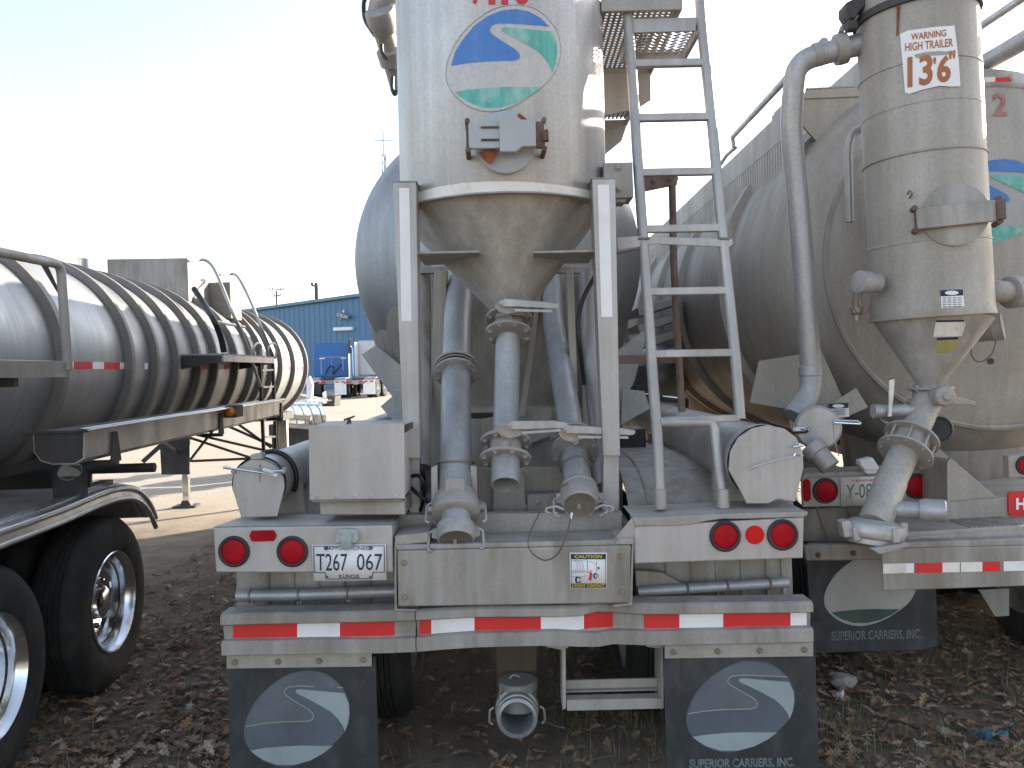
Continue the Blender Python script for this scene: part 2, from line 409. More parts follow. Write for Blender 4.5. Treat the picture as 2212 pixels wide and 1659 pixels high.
# ================================================================== ground
def gz(x, y):
    t = max(0, min(1, (y - 12) / 38)); return .55 * t * t * (3 - 2 * t)
mb = MB(); xs = [-900, -300, -100, -50] + [-30 + k * 2 for k in range(31)] + [50, 100, 300, 900]; ys = [-300, -60, -20] + [-6 + k * 2 for k in range(36)] + [80, 120, 300, 1200]
for y in ys:
    for x in xs: mb.v.append(V((x, y, gz(x, y))))
n = len(xs)
for j in range(len(ys) - 1):
    for i in range(n - 1): mb.f.append([j * n + i, j * n + i + 1, j * n + n + i + 1, j * n + n + i]); mb.m.append(0)
m, nt, b = new('yard_ground'); L = nt.links.new
geo = nt.nodes.new('ShaderNodeNewGeometry'); sx = nt.nodes.new('ShaderNodeSeparateXYZ'); L(geo.outputs['Position'], sx.inputs[0])
dirt = ramp(nt, noise(nt, 3, 8, rough=.7), .3, (.15, .112, .082), .7, (.33, .26, .195))
grav = ramp(nt, noise(nt, 30, 6, rough=.75), .35, (.27, .235, .195), .65, (.54, .475, .40))
patch = mix(nt, ramp(nt, noise(nt, .35, 5), .45, 0, .6, .55), grav, (.40, .315, .23))
edge = nt.nodes.new('ShaderNodeMath'); edge.operation = 'ADD'; L(sx.outputs[1], edge.inputs[0])
nm = nt.nodes.new('ShaderNodeMath'); nm.operation = 'MULTIPLY'; nm.inputs[1].default_value = 5; L(noise(nt, .8, 5), nm.inputs[0]); L(nm.outputs[0], edge.inputs[1])
ef = nt.nodes.new('ShaderNodeMapRange'); ef.inputs[1].default_value = 11.8; ef.inputs[2].default_value = 13.6; L(edge.outputs[0], ef.inputs[0])
L(mix(nt, ef.outputs[0], dirt, patch), b.inputs['Base Color']); b.inputs['Roughness'].default_value = .95
bump(nt, b, noise(nt, 45, 6, rough=.8), .9, .02)
g = obj('ground', mb, m); g['kind'] = 'structure'
# ================================================================== the dry bulk trailer straight ahead
TR = thing('tank_trailer', 'grey dry bulk tank trailer seen straight from behind, road emblem on its upright cylinder', 'trailer', (0, 6.4, 0))
def add(name, mb, mat, bevel=0, parent=None, label=None, sharp=38): return obj(name, mb, mat, parent or TR, bevel, sharp, label)

# --- tank: dished rear head, shell, stiffener rings
TC = P(1075, 562, 5.7); TC = V((TC.x, 0, TC.z)); TRAD = px(311, 5.7)
mb = MB().lathe((TC.x, 5.08, TC.z), (0, 1, 0), [(0, 0), (.02, .27), (.08, .53), (.2, .75), (.36, .91), (.52, TRAD - .03), (.68, TRAD), (7.3, TRAD), (7.7, TRAD * .8), (7.9, 0)], 96)
tank = add('tank', mb, M['alu_tank'])
for y in (7.2, 8.9, 10.6): obj('stiffener_ring', MB().lathe((TC.x, y, TC.z), (0, 1, 0), [(0, TRAD), (.01, TRAD + .05), (.09, TRAD + .05), (.1, TRAD)], 80, cap=False), M['alu_tank'], tank)
# rear hopper under the tank
mb = MB().lathe((TC.x, 5.98, TC.z - .35), (0, 0, -1), [(0, .97), (.3, .9), (.66, .76), (.67, .79), (.70, .79), (.71, .75), (.95, .45), (1.3, .16)], 64)
add('hopper', mb, M['alu_cone'])
for y in (8.2, 10.4): add('hopper', MB().lathe((TC.x, y, TC.z - .6), (0, 0, -1), [(0, .8), (.5, .66), (1.1, .14)], 40), M['alu_cone'])
# saddle gussets low on each flank
for uv, Y in (([(781, 766), (812, 745), (880, 800), (880, 900), (868, 885)], 5.4), ([(822, 878), (868, 838), (905, 900), (895, 960), (845, 905)], 5.05),
              ([(1372, 820), (1402, 705), (1330, 760), (1330, 905)], 5.38), ([(1340, 920), (1405, 882), (1392, 845), (1345, 840)], 5.05)):
    add('saddle_gusset', MB().fp(uv, Y, .012), M['alu_tank'], .003)
mb = MB()
for x in (-.48, .48): mb.box((x - .06, 3.75, .98), (x + .06, 13.0, 1.14))
for y in (4.35, 6.1, 8.5, 11): mb.box((-.42, y, 1.0), (.42, y + .08, 1.12))
add('chassis_rail', mb, M['alu_dirty'], .006)

# --- dust collector
CA = P(1082, 200, 4.05); CB = P(1087, 420, 4.05); cx = (CA.x + CB.x) / 2; cy = 4.05; CR = .512
zb = P(1085, 415, cy - CR).z; zt = 4.1
A0, A1 = V((cx, cy, 1)), V((cx, cy, 5))
mb = MB().lathe((cx, cy, zb), (0, 0, 1), [(0, CR - .002), (.004, CR), (zt - zb - .06, CR), (zt - zb - .02, CR - .04), (zt - zb, 0)], 96)
col = add('dust_collector', mb, M['alu_col'])
tip = P(1104, 688, 3.98)
c0 = V((cx, cy, zb)); ax = tip - c0
mb = MB().lathe(c0, ax, [(0, CR - .006), (.012, CR - .01), (ax.length - .03, .085), (ax.length, .082)], 80)
obj('cone', mb, M['alu_cone'], col)
cyl = lambda u, v, l=0: hit_cyl(u, v, A0, A1, CR + l)
mb = MB()
top = [(903, 415), (950, 402.5), (1000, 395), (1050, 392), (1100, 391.5), (1150, 393.5), (1200, 398.5), (1240, 404.5), (1276, 411)]
for (u0, v0), (u1, v1) in zip(top, top[1:]):
    for k in range(3):
        a, b = lerp(u0, u1, k / 3), lerp(u0, u1, (k + 1) / 3); va, vb = lerp(v0, v1, k / 3), lerp(v0, v1, (k + 1) / 3)
        lo = lambda u: zb + .006
        pa, pb = cyl(a, va, .002), cyl(b, vb, .002)
        mb.add([pa, pb, V((pb.x, pb.y, zb + .004)), V((pa.x, pa.y, zb + .004))], [(0, 1, 2, 3)])
obj('reflective_band', mb, M['whitedirt'], col)
mb = MB(); mb.lathe((cx, cy, zb + .002), (0, 0, 1), [(-.006, CR - .01), (-.006, CR + .006), (.0, CR + .007), (.003, CR)], 96, cap=False)
obj('weld_seam', mb, M['alu_cone'], col)
mb = MB()
logo(mb, 963, 11, 1212, 241, lambda u, v, l: cyl(u, v, l), {'edge': 0, 'blue': 1, 'green': 2, 'base': 2}, .0016)
obj('road_emblem', mb, [M['road'], M['blue'], M['green']], col, sharp=180)
mb = MB(); E = smooth2(LOGO_EDGE, 4); T = lambda p: (963 + (p[0] - 835) / 885 * 249, 11 + (p[1] - 38) / 820 * 230)
mb.tube([cyl(*T(p), .001) for p in E], .0028, 6, closed=True); obj('emblem_edge', mb, M['alu_cone'], col)
mb = MB()
for ch, u in (('7', 1018), ('1', 1055), ('1', 1083), ('8', 1113)):
    wv = 30 if ch in '78' else 15
    text(mb, ch, u, -52, u + wv, 10, lambda a, b: cyl(a, b, .0016), 0, .02, dx=12)
obj('unit_number', mb, M['redink'], col, sharp=180)
# inspection hatch on the collector
hc = cyl(1091, 312); hn = V((hc.x - cx, hc.y - cy, 0)).normalized(); hz = V((0, 0, 1)); hx = V((-hn.y, hn.x, 0))
if hx.x < 0: hx = -hx
hr = px(64, hc.y); hs = hc.y / F
mb = MB().lathe(hc - hn * .03, hn, [(0, hr - .004), (.052, hr - .004), (.053, hr + .004), (.066, hr + .004), (.07, hr - .002), (.074, hr * .6), (.076, 0)], 56)
hat = obj('hatch_cover', mb, M['hatch'], col)
HP = lambda u, v, d: hc + hx * (u - 1091) * hs + hz * (312 - v) * hs + hn * d
mb = MB()
for k0, k1 in ((28, 62), (205, 238)):
    pts = [HP(1091 + 62 * math.cos(rad(a)) , 312 - 62 * math.sin(rad(a)), .0765) for a in np.linspace(k0, k1, 8)]
    q = [HP(1091 + 30 * math.cos(rad(a)), 312 - 30 * math.sin(rad(a)), .079) for a in np.linspace(k0, k1, 8)]
    mb.prism(pts + q[::-1], hn * .0015)
obj('rust_patch', mb, M['rustpatch'], col)
mb = MB(); Lx, Rx = 1014, 1170
mb.prism([HP(Lx, 279, .085), HP(1080, 279, .085), HP(1080, 334, .085), HP(Lx, 334, .085)], hn * .022)
mb.prism([HP(1078, 268, .086), HP(1113, 268, .086), HP(1124, 277, .086), HP(1154, 278, .086), HP(1154, 333, .086), HP(1125, 333, .086), HP(1112, 344, .086), HP(1078, 343, .086)], hn * .034)
obj('clamp_bar', mb, M['hatch'], col, .004)
mb = MB()
mb.prism([HP(1154, 279, .083), HP(1170, 280, .083), HP(1170, 334, .083), HP(1154, 333, .083)], hn * .02)
mb.prism([HP(1168, 298, .083), HP(1180, 297, .083), HP(1181, 320, .083), HP(1168, 320, .083)], hn * .03)
mb.tube([HP(1012, 276, .09), HP(1012, 336, .09)], .007, 8)
mb.tube([HP(1170, 276, .09), HP(1170, 336, .09)], .007, 8)
for u in (1012, 1172):
    for v in (276, 336): mb.tube([HP(u, v, -.03), HP(u, v, .11)], .011, 10)
for v in (291, 317): mb.tube([HP(1040, v, .112), HP(1078, v, .112)], .0045, 8)
obj('clamp_hinge', mb, M['rust'], col)
# shelf gussets between cone and posts
for uv in (((897, 549), (1035, 546)), ((1152, 546), (1290, 546))):
    a = P(*uv[0], 3.66); b = P(*uv[1], 3.66); z = (a.z + b.z) / 2
    mb = MB().box((a.x, 3.66, z), (b.x, 4.05, z + .012)); add('shelf_gusset', mb, M['alu_cone'], .003)

# --- upright posts with white strips
for (tl, tr, bl, br, vt, vb), (s0, s1, s2, s3, sv0, sv1), ll in (
        ((849, 899, 872, 907, 393, 990), (862, 884, 867, 889, 406, 694), 1), ((1279, 1329, 1303, 1340, 386, 985), (1291, 1316, 1299, 1323, 399, 685), 0)):
    Y = 3.62
    mb = MB().fp([(tl, vt), (tr, vt), (br, vb), (bl, vb)], Y, .014)
    side = (tl, bl) if ll else (tr, br); w_ = 4 if ll else -4
    mb.fp([(tr - 3 if ll else tl, vt), (tr if ll else tl + 3, vt), (br if ll else bl + 3, vb), (br - 3 if ll else bl, vb)], Y + .015, .13)
    mb.fp([(tl - 2, vt - 3), (tr + 2, vt - 3), (tr + 2, vt), (tl - 2, vt)], Y - .004, .15)
    post = add('post', mb, M['alu'], .003)
    obj('reflective_strip', MB().fp([(s0, sv0), (s1, sv0), (s3, sv1), (s2, sv1)], Y - .002, .0015), M['white'], post)
    mb = MB().fp([(bl + 3, 940), (br - 2, 940), (br + 2 + (0 if ll else -4), 1112), (bl + 12 if ll else bl - 4, 1112)], Y + .10, .06)
    add('post_foot', mb, M['alu'], .004)

# --- standing pipes and struts behind the posts
def pipe(name, pts, r, mat='pipe', parent=None, n=24): return add(name, MB().tube([P(*p) for p in pts], r, n), M[mat], 0, parent)
pipe('standpipe', [(914, 560, 4.9), (915, 690, 4.7), (912, 1010, 4.2)], .045, 'alu_dirty')
pipe('standpipe', [(1275, 590, 4.7), (1280, 760, 4.6), (1310, 1050, 4.2)], .062, 'alu')
for (a, b, c, d, v0, v1, Y) in ((938, 966, 928, 950, 585, 1010, 4.5), (1222, 1238, 1240, 1254, 575, 990, 4.5), (985, 1000, 952, 962, 590, 800, 4.8), (1165, 1175, 1120, 1135, 600, 900, 5.0)):
    add('strut', MB().fp([(a, v0), (b, v0), (d, v1), (c, v1)], Y, .05), M['alu_cone'], .004)
add('backing_plate', MB().fp([(900, 585), (940, 585), (936, 1010), (905, 1010)], 5.05, .02).fp([(1250, 580), (1290, 580), (1330, 1000), (1262, 1000)], 5.05, .02), M['alu_dirty'], .003)
add('air_hose', MB().tube(spl([P(1290, 570, 4.1), P(1283, 600, 4.1), P(1262, 640, 4.1), P(1249, 690, 4.1), P(1252, 745, 4.1), P(1262, 830, 4.2)]), .011, 10), M['hose'])
add('crossmember', MB().rect(905, 575, 1300, 590, 4.75, .05), M['alu_dirty'], .004)

# --- discharge pipe on the left, 6 inch, leaning out to the rear
L0 = P(1000, 540, 4.75); L1 = P(988, 690, 4.42); L2 = P(985, 800, 4.15); L3 = P(985, 1000, 3.70); L4 = P(985, 1082, 3.56)
ld_ = (L4 - L2).normalized()
dp = add('discharge_pipe', MB().tube([L0, L1, L2, L3, L4], .074, 32), M['pipe'])
f = L2; up = -ld_
mb = MB(); mb.flange(f + up * .028, ld_, .112, .014, 12, .007); mb.flange(f - up * .022, ld_, .112, .014, 12, .007)
mb.lathe(f + up * .022, ld_, [(0, .104), (.04, .104)], 36, 1); mb.ring(f, ld_, .11, .003, 40, 6)
obj('flange', mb, [M['cast'], M['black']], dp)
mb = MB().ring(P(985, 1000, 3.69), V((0, -.25, -1)), .083, .0045, 36, 8)
e0 = P(985, 1000, 3.69)
for s in (-1, 1): mb.tube([e0 + V((s * .083, 0, 0)), e0 + V((s * .088, -.02, -.1))], .0045, 8)
obj('u_bolt', mb, M['bolt'], dp)
mb = MB().fp([(962, 1033), (1003, 1033), (1005, 1066), (960, 1066)], 3.485, .02); obj('collar_plate', mb, M['cast'], dp, .004)
mb = MB().fp([(931, 1010), (944, 1005), (948, 1085), (936, 1110), (931, 1108)], 3.62, .03).fp([(1016, 1005), (1030, 1008), (1032, 1100), (1018, 1085)], 3.62, .03)
add('pipe_bracket', mb, M['alu'], .003)
def coupling(base, d, rp, rc, parent, ears=True, cap=True, name='coupling'):
    """cam coupling on the end of a pipe: collar, bell, spigot, dust cap with two cam arms"""
    e, g = V((1, 0, 0)), None
    e = (e - d * e.dot(d)).normalized(); g = d.cross(e).normalized()
    mb = MB().lathe(base, d, [(0, rp + .004), (.006, rp + .014), (.03, rp + .02), (.034, rc - .006), (.05, rc), (.10, rc), (.108, rc - .008), (.112, rp - .002), (.112, rp - .012)], 48)
    for s in (-1, 1):
        mb.lathe(base + e * s * (rc - .004) + d * .07, e * s, [(0, .016), (.02, .016), (.022, .010)], 14)
    o = obj(name, mb, M['cast'], parent)
    return o
def cam_arm(mb, c, e, d, s, L=.07, r=.006):
    p = c + e * s
    mb.tube(fillet([p - d * .02, p + e * .02 * (1 if s > 0 else -1) - d * .01, p + e * .024 * (1 if s > 0 else -1) + d * L, p + e * .008 * (1 if s > 0 else -1) + d * (L + .01)], .012), r, 8)
def dust_cap(c, d, r, h, parent, name='dust_cap'):
    e = V((1, 0, 0)); e = (e - d * e.dot(d)).normalized()
    mb = MB().lathe(c, d, [(0, r * .93), (.004, r), (h - .012, r), (h - .006, r * .96), (h, r * .93), (h + .002, r * .9), (h, r * .86), (h - .002, 0)], 48, ms=[0, 0, 0, 0, 0, 0, 1])
    mb.bar(c + d * (h - .004) - e * .004, c + d * (h + .018) - e * .004, .014, .012)
    for s in (-1, 1): mb.prism([c + e * s * (r - .006) + d * .004, c + e * s * (r + .02) + d * .012, c + e * s * (r + .02) + d * (h - .02), c + e * s * (r - .006) + d * (h - .01)], V((0, .02, 0)))
    o = obj(name, mb, [M['cast'], M['capface']], parent)
    mb = MB()
    for s in (-1, 1): cam_arm(mb, c + d * (h * .5), e, d, s * (r + .012), .075)
    obj('cam_arm', mb, M['alu'], parent)
    return o
coupling(L4 - ld_ * .03, ld_, .078, .106, dp)
sp0 = L4 + ld_ * .08
obj('spigot', MB().lathe(sp0, ld_, [(0, .064), (.085, .064)], 36), M['pipe'], dp)
dust_cap(sp0 + ld_ * .055, ld_, .083, .072, dp)
mb = MB()
for s in (-1, 1): cam_arm(mb, L4 + ld_ * .03, V((1, 0, 0)), ld_, s * .108, .075)
obj('cam_arm', mb, M['alu'], dp)

# --- centre drop pipe with two butterfly valves
C0 = P(1104, 690, 3.98); C1 = P(1097, 735, 3.98); C2 = P(1092, 930, 3.78); C3 = P(1092, 985, 3.66); C4 = P(1092, 1048, 3.56)
dr = add('drop_pipe', MB().tube([C0, C1, C2, C3], .061, 32), M['pipe'])
dd = (C3 - C1).normalized()
def butterfly(c, d, R, parent, hx0, hv, hx1, Yh, sector, tilt=0):
    mb = MB(); mb.flange(c - d * .042, d, R, .016, 8, .010); mb.flange(c + d * .042, d, R, .016, 8, .010)
    mb.lathe(c - d * .034, d, [(0, R * .62), (.068, R * .62)], 32)
    mb.cyl(c + V((0, 0, 0)), c + V((0, -R * .78, .035)), .018, 16)
    obj('valve_body', mb, M['cast'], parent)
    su, sv = sector
    mb = MB(); q = [(su - 22, sv - 2), (su - 14, sv - 15), (su + 4, sv - 19), (su + 40, sv - 14), (su + 46, sv - 4), (su + 38, sv + 4), (su + 22, sv + 12), (su + 4, sv + 15), (su - 12, sv + 10)]
    mb.fp(q, Yh, .012); obj('valve_sector', mb, M['cast'], parent, .002)
    mb = MB(); h = hv
    mb.fp([(hx0, h + 1), (hx0 + 8, h - 6), (hx1 - 30, h - 4 + tilt), (hx1, h + 1 + tilt), (hx1, h + 8 + tilt), (hx1 - 6, h + 11 + tilt), (hx0 + 40, h + 11), (hx0 + 5, h + 11)], Yh - .03, .022)
    mb.fp([(hx0 + 30, h + 16), (hx1 - 15, h + 13 + tilt), (hx1 - 14, h + 19 + tilt), (hx0 + 30, h + 22)], Yh - .025, .01)
    mb.bolt(P(hx0 + 2, h + 3, Yh - .032), (0, -1, 0), .007)
    obj('valve_handle', mb, M['polish' if Yh < 3.45 else 'alu'], parent, .003)
butterfly(P(1099, 705, 3.97), dd, .115, dr, 1082, 651, 1208, 3.82, (1090, 664), 5)
obj('valve_stem_flange', MB().flange(P(1097, 722, 3.95), dd, .108, .012, 8, .008), M['cast'], dr)
butterfly(P(1092, 972, 3.68), dd, .118, dr, 1098, 916, 1226, 3.52, (1095, 932), -3)
r_ = .064
obj('outlet_stub', MB().lathe(C3, (C4 - C3), [(0, r_), ((C4 - C3).length, r_), ((C4 - C3).length, r_ - .006), (.02, r_ - .006)], 40, cap=False), M['pipe'], dr)

# --- discharge pipe on the right with butterfly valve and capped coupling
R0 = P(1190, 600, 5.15); R1 = P(1196, 700, 4.85); R2 = P(1236, 945, 4.0); R3 = P(1250, 1045, 3.72); R4 = P(1252, 1060, 3.68)
rd = (P(1252, 1100, 3.55) - P(1240, 960, 3.95)).normalized()
rp = add('discharge_pipe', MB().tube([R0, R1, R2], .0635, 32).tube([P(1237, 950, 3.98), P(1250, 1060, 3.66)], .066, 32), M['pipe'])
butterfly(P(1240, 965, 3.93), rd, .118, rp, 1218, 925, 1372, 3.66, (1228, 940), 4)
obj('u_bolt', MB().ring(P(1245, 1012, 3.78), rd, .073, .0045, 32, 8), M['bolt'], rp)
coupling(P(1250, 1050, 3.68), rd, .066, .088, rp)
dust_cap(P(1251, 1072, 3.61), rd, .082, .06, rp)
mb = MB()
for s in (-1, 1):
    c = P(1251, 1100, 3.55); e = V((s, 0, 0))
    mb.tube(fillet([c + e * .07, c + e * .10 + V((0, 0, .015)), c + e * .145 + V((0, -.02, .012)), c + e * .15 + V((0, -.02, -.004)), c + e * .09 + V((0, -.01, -.03))], .012), .006, 8)
obj('cam_arm', mb, M['alu'], rp)
mb = MB().tube(spl([P(1232, 1040, 3.62), P(1200, 1062, 3.5), P(1165, 1110, 3.42), P(1142, 1160, 3.36), P(1146, 1190, 3.35), P(1175, 1210, 3.35), P(1203, 1198, 3.35), P(1222, 1160, 3.38), P(1236, 1105, 3.46)], 8), .0028, 6)
obj('tether_cable', mb, M['rust'], rp)
obj('cable_ferrule', MB().cyl(P(1235, 1108, 3.455), P(1232, 1122, 3.44), .006, 10), M['polish'], rp)

add('rear_bulkhead', MB().fp([(905, 905), (1040, 905), (1190, 880), (1345, 885), (1345, 1112), (905, 1112)], 5.2, .02), M['alu_dirty'], .003)
add('battery_box', MB().fp([(1342, 930), (1395, 926), (1396, 990), (1342, 990)], 5.0, .3), M['black'], .006)
# --- rear crossmember and front panel
mb = MB().fp([(858, 1112), (1345, 1107), (1345, 1163), (858, 1166)], 3.66, .06).fp([(855, 1166), (1345, 1163), (1350, 1180), (852, 1184)], 3.72, .2, 1)
add('rear_sill', mb, [M['alu_old'], M['black']], .005)
mb = MB().fp([(1022, 1012), (1062, 1012), (1062, 1108), (1022, 1108)], 3.95, .05).fp([(1066, 1000), (1131, 1000), (1135, 1108), (1066, 1108)], 3.9, .012)
mb.fp([(1022, 1012), (1230, 1008), (1230, 1060), (1022, 1062)], 4.05, .03).fp([(1040, 905), (1190, 880), (1195, 940), (1040, 1000)], 5.1, .03)
mb.fp([(1140, 1070), (1230, 1066), (1230, 1108), (1140, 1108)], 3.9, .05)
for u, v in ((1026, 1020), (1135, 1018), (1206, 1070), (1162, 1085)): mb.bolt(P(u, v, 3.89), (0, -1, 0), .008)
add('bolster_plate', mb, M['alu_old'], .004)
Y = 3.385
pb = [(858, 1190), (862, 1186), (1361, 1177), (1366, 1181), (1362, 1300), (1358, 1304), (862, 1312), (858, 1308)]
mb = MB().fp([(858, 1190), (1363, 1178), (1360, 1303), (860, 1311)], Y, .012)
mb.fp([(852, 1178), (1352, 1166), (1363, 1178), (858, 1190)], Y + .012, .20)
pan = add('front_panel', mb, M['alu_dirty'], .006)
mb = MB().fp([(1365, 1172), (1369, 1175), (1366, 1308), (1325, 1312), (1325, 1306), (1358, 1303)], Y + .02, .16).fp([(852, 1172), (857, 1172), (857, 1316), (900, 1316), (900, 1320), (852, 1320)], Y + .02, .16)
mb.fp([(1335, 1163), (1369, 1163), (1369, 1176), (1330, 1176)], Y + .005, .2).fp([(853, 1158), (925, 1150), (925, 1172), (853, 1178)], Y + .03, .2)
add('panel_bracket', mb, M['alu_old'], .003)
mb = MB()
for u, v in ((873, 1216), (874, 1290), (1341, 1202), (1343, 1278)): mb.bolt(P(u, v, Y - .001), (0, -1, 0), .0085)
obj('bolt', mb, M['bolt'], pan)
mb = MB(); FL = lambda l: (lambda u, v: P(u, v, Y - l)); f1, f2, f3 = FL(.003), FL(.005), FL(.007)
q = lambda u0, v0, u1, v1, fn, m: mb.add([fn(u0, v0), fn(u1, v0), fn(u1, v1), fn(u0, v1)], [(0, 1, 2, 3)], m)
MB.rect(mb, 1231, 1194, 1311, 1271.5, Y - .002, .0015, 0)
q(1233, 1196.5, 1309, 1208, f1, 1); q(1233, 1260.5, 1309, 1269.5, f1, 1); q(1233, 1208, 1234, 1260.5, f1, 1); q(1308, 1208, 1309, 1260.5, f1, 1)
text(mb, 'CAUTION', 1241, 1198.5, 1300, 1205.8, f2, 2, .035); text(mb, '3 POINT CONTACT', 1235.5, 1262, 1306.5, 1268, f2, 2, .03)
li = lambda pts, m=1, w_=.55: [mb.add([f1(a[0]-n.x, a[1]-n.y), f1(b[0]-n.x, b[1]-n.y), f1(b[0]+n.x, b[1]+n.y), f1(a[0]+n.x, a[1]+n.y)], [(0,1,2,3)], m)
      for a, b in zip(pts, pts[1:]) for n in [V((-(b[1]-a[1]), b[0]-a[0])).normalized() * w_]]
for k in (0, 6, 12): li([(1241 + k, 1210), (1246 + k, 1216), (1248 + k, 1224), (1246 + k, 1232)], 1, .35)
li([(1234, 1211), (1262, 1211), (1268, 1208.5)], 1, .3); li([(1234, 1237), (1265, 1236)], 1, .35); li([(1234, 1246), (1262, 1246), (1266, 1241)], 1, .35)
li([(1268.5, 1210), (1269.5, 1238)], 1, .5); li([(1288, 1211), (1289, 1236)], 1, .4); li([(1270, 1212), (1280, 1214), (1288, 1221)], 1, .3)
li([(1289, 1226), (1292, 1226), (1292, 1231)], 1, .4); q(1292.5, 1224, 1295, 1230, f1, 1); li([(1284, 1240), (1292, 1240), (1293, 1248)], 1, .5)
for k in range(6): q(1236 + k * 5.4, 1232.5, 1239 + k * 5.4, 1234.4, f2, 3)
dsc = lambda u, v, a, b, m, fn: mb.add([fn(u + a * math.cos(t), v + b * math.sin(t)) for t in np.linspace(0, 6.283, 15)[:-1]], [list(range(14))], m)
dsc(1247, 1252.5, 5.2, 7.5, 1, f1); dsc(1248.5, 1252.5, 1.6, 4.5, 0, f2); dsc(1252.5, 1252.5, 2.4, 7, 1, f2); dsc(1253, 1252.5, 1.1, 4.5, 0, f3); dsc(1286, 1244, 4.4, 6.6, 1, f1); dsc(1287, 1244, 1.5, 3.8, 0, f2)
mb.add([f2(*p) for p in ((1274.5, 1236), (1278, 1236), (1278.5, 1248), (1277, 1256), (1275, 1256), (1275, 1250), (1271, 1254), (1270, 1253), (1273, 1247))], [list(range(9))], 3)
dsc(1276, 1233.3, 1.6, 1.8, 3, f2); li([(1275, 1238), (1269, 1236)], 3, .8); li([(1278, 1238), (1280, 1244)], 3, .7)
obj('caution_sticker', mb, [M['paper'], M['ink'], M['yellow'], M['redink']], pan, sharp=180)

# --- bumper, dented, with conspicuity tape
YB = 3.40
ST = [(477, 1329, 1416, 0), (560, 1326, 1414, 0), (700, 1323.5, 1412, 0), (830, 1321, 1411, 0), (897, 1319, 1409, .004), (960, 1315.5, 1404, .006), (1026, 1311, 1398.5, .0), (1090, 1310, 1396, -.004), (1150, 1310, 1395, -.002), (1197, 1310, 1394.5, 0),
      (1250, 1308.5, 1397, .0), (1292, 1302, 1400.5, .018), (1327, 1308, 1400, .05), (1362, 1307.5, 1397, .026), (1402, 1305.5, 1395, .004), (1538, 1303.5, 1391.5, 0), (1660, 1302, 1389, 0), (1757, 1300.5, 1386.5, 0)]
def bsec(u):
    t, b, dy = interp(ST, u); return t, t + 26, b - 31, b, dy
def bumper_piece(mb, us):
    n = 0; o = len(mb.v)
    for u in us:
        t, lp, rb, b, dy = bsec(u); y = YB + dy; zs = [P(u, q_, YB).z for q_ in (t, t + 6, lp - 5, lp, rb, rb + 4, b)]; x = P(u, (t + b) / 2, YB).x
        prof = [(y + .12, zs[0]), (y + .014, zs[0] + .001), (y + .003, zs[0] - .006), (y - .002, zs[1]), (y - .002, zs[2]), (y + .012, zs[3] + .003), (y + .028, zs[3] + .001), (y + .032, zs[3] - .004), (y + .032, zs[4]), (y + .010, zs[4] - .005), (y + .001, zs[5] - .006), (y, zs[6]), (y + .006, zs[6]), (y + .05, zs[3] - .01), (y + .05, zs[0] - .02), (y + .12, zs[0] - .012)]
        n = len(prof); mb.v += [V((x, a, c)) for a, c in prof]
    for i in range(len(us) - 1):
        for k in range(n):
            l = (k + 1) % n; mb.f.append([o + i * n + k, o + i * n + l, o + (i + 1) * n + l, o + (i + 1) * n + k]); mb.m.append(0)
    mb.f.append([o + k for k in range(n)]); mb.m.append(0); mb.f.append([o + (len(us) - 1) * n + k for k in range(n)]); mb.m.append(0)
BUS = [477, 520, 560, 620, 700, 770, 830, 870, 896.5, 898.5, 920, 945, 970, 1000, 1026, 1060, 1090, 1120, 1150, 1175, 1197, 1225, 1250, 1270, 1292, 1310, 1327, 1345, 1362, 1380, 1402, 1450, 1538, 1600, 1660, 1757]
mb = MB(); bumper_piece(mb, [477, 520, 560, 620, 700, 770, 830, 870, 896.5]); bumper_piece(mb, [898.5, 920, 945, 970, 1000, 1026, 1060, 1090, 1120, 1150, 1175, 1197, 1225, 1250, 1270, 1292, 1310, 1327, 1345, 1362, 1380, 1402, 1450, 1538, 1600, 1660, 1757])
bum = add('bumper', mb, M['alu_dirty'], sharp=28)
def tape(runs):
    mb = MB()
    for u0, u1, c in runs:
        us = sorted({u0, u1} | {q for q in BUS if u0 < q < u1})
        for a, b_ in zip(us, us[1:]):
            pts = []
            for u, hi in ((a, 1), (b_, 1), (b_, 0), (a, 0)):
                t, lp, rb, b, dy = bsec(u); p = P(u, lp + 1.5 if hi else rb - .5, YB); pts.append(V((p.x, YB + dy + .0298, p.z)))
            mb.add(pts, [(0, 1, 2, 3)], c)
    obj('reflective_tape', mb, [M['red'], M['white']], bum, sharp=180)
tape([(498, 638, 0), (638, 731, 1), (731, 850, 0)]); tape([(904, 930, 0), (930, 1024, 1), (1024, 1169, 0), (1169, 1263, 1), (1263, 1329, 0)]); tape([(1394, 1471, 0), (1471, 1566, 1), (1566, 1713, 0), (1713, 1748, 1)])

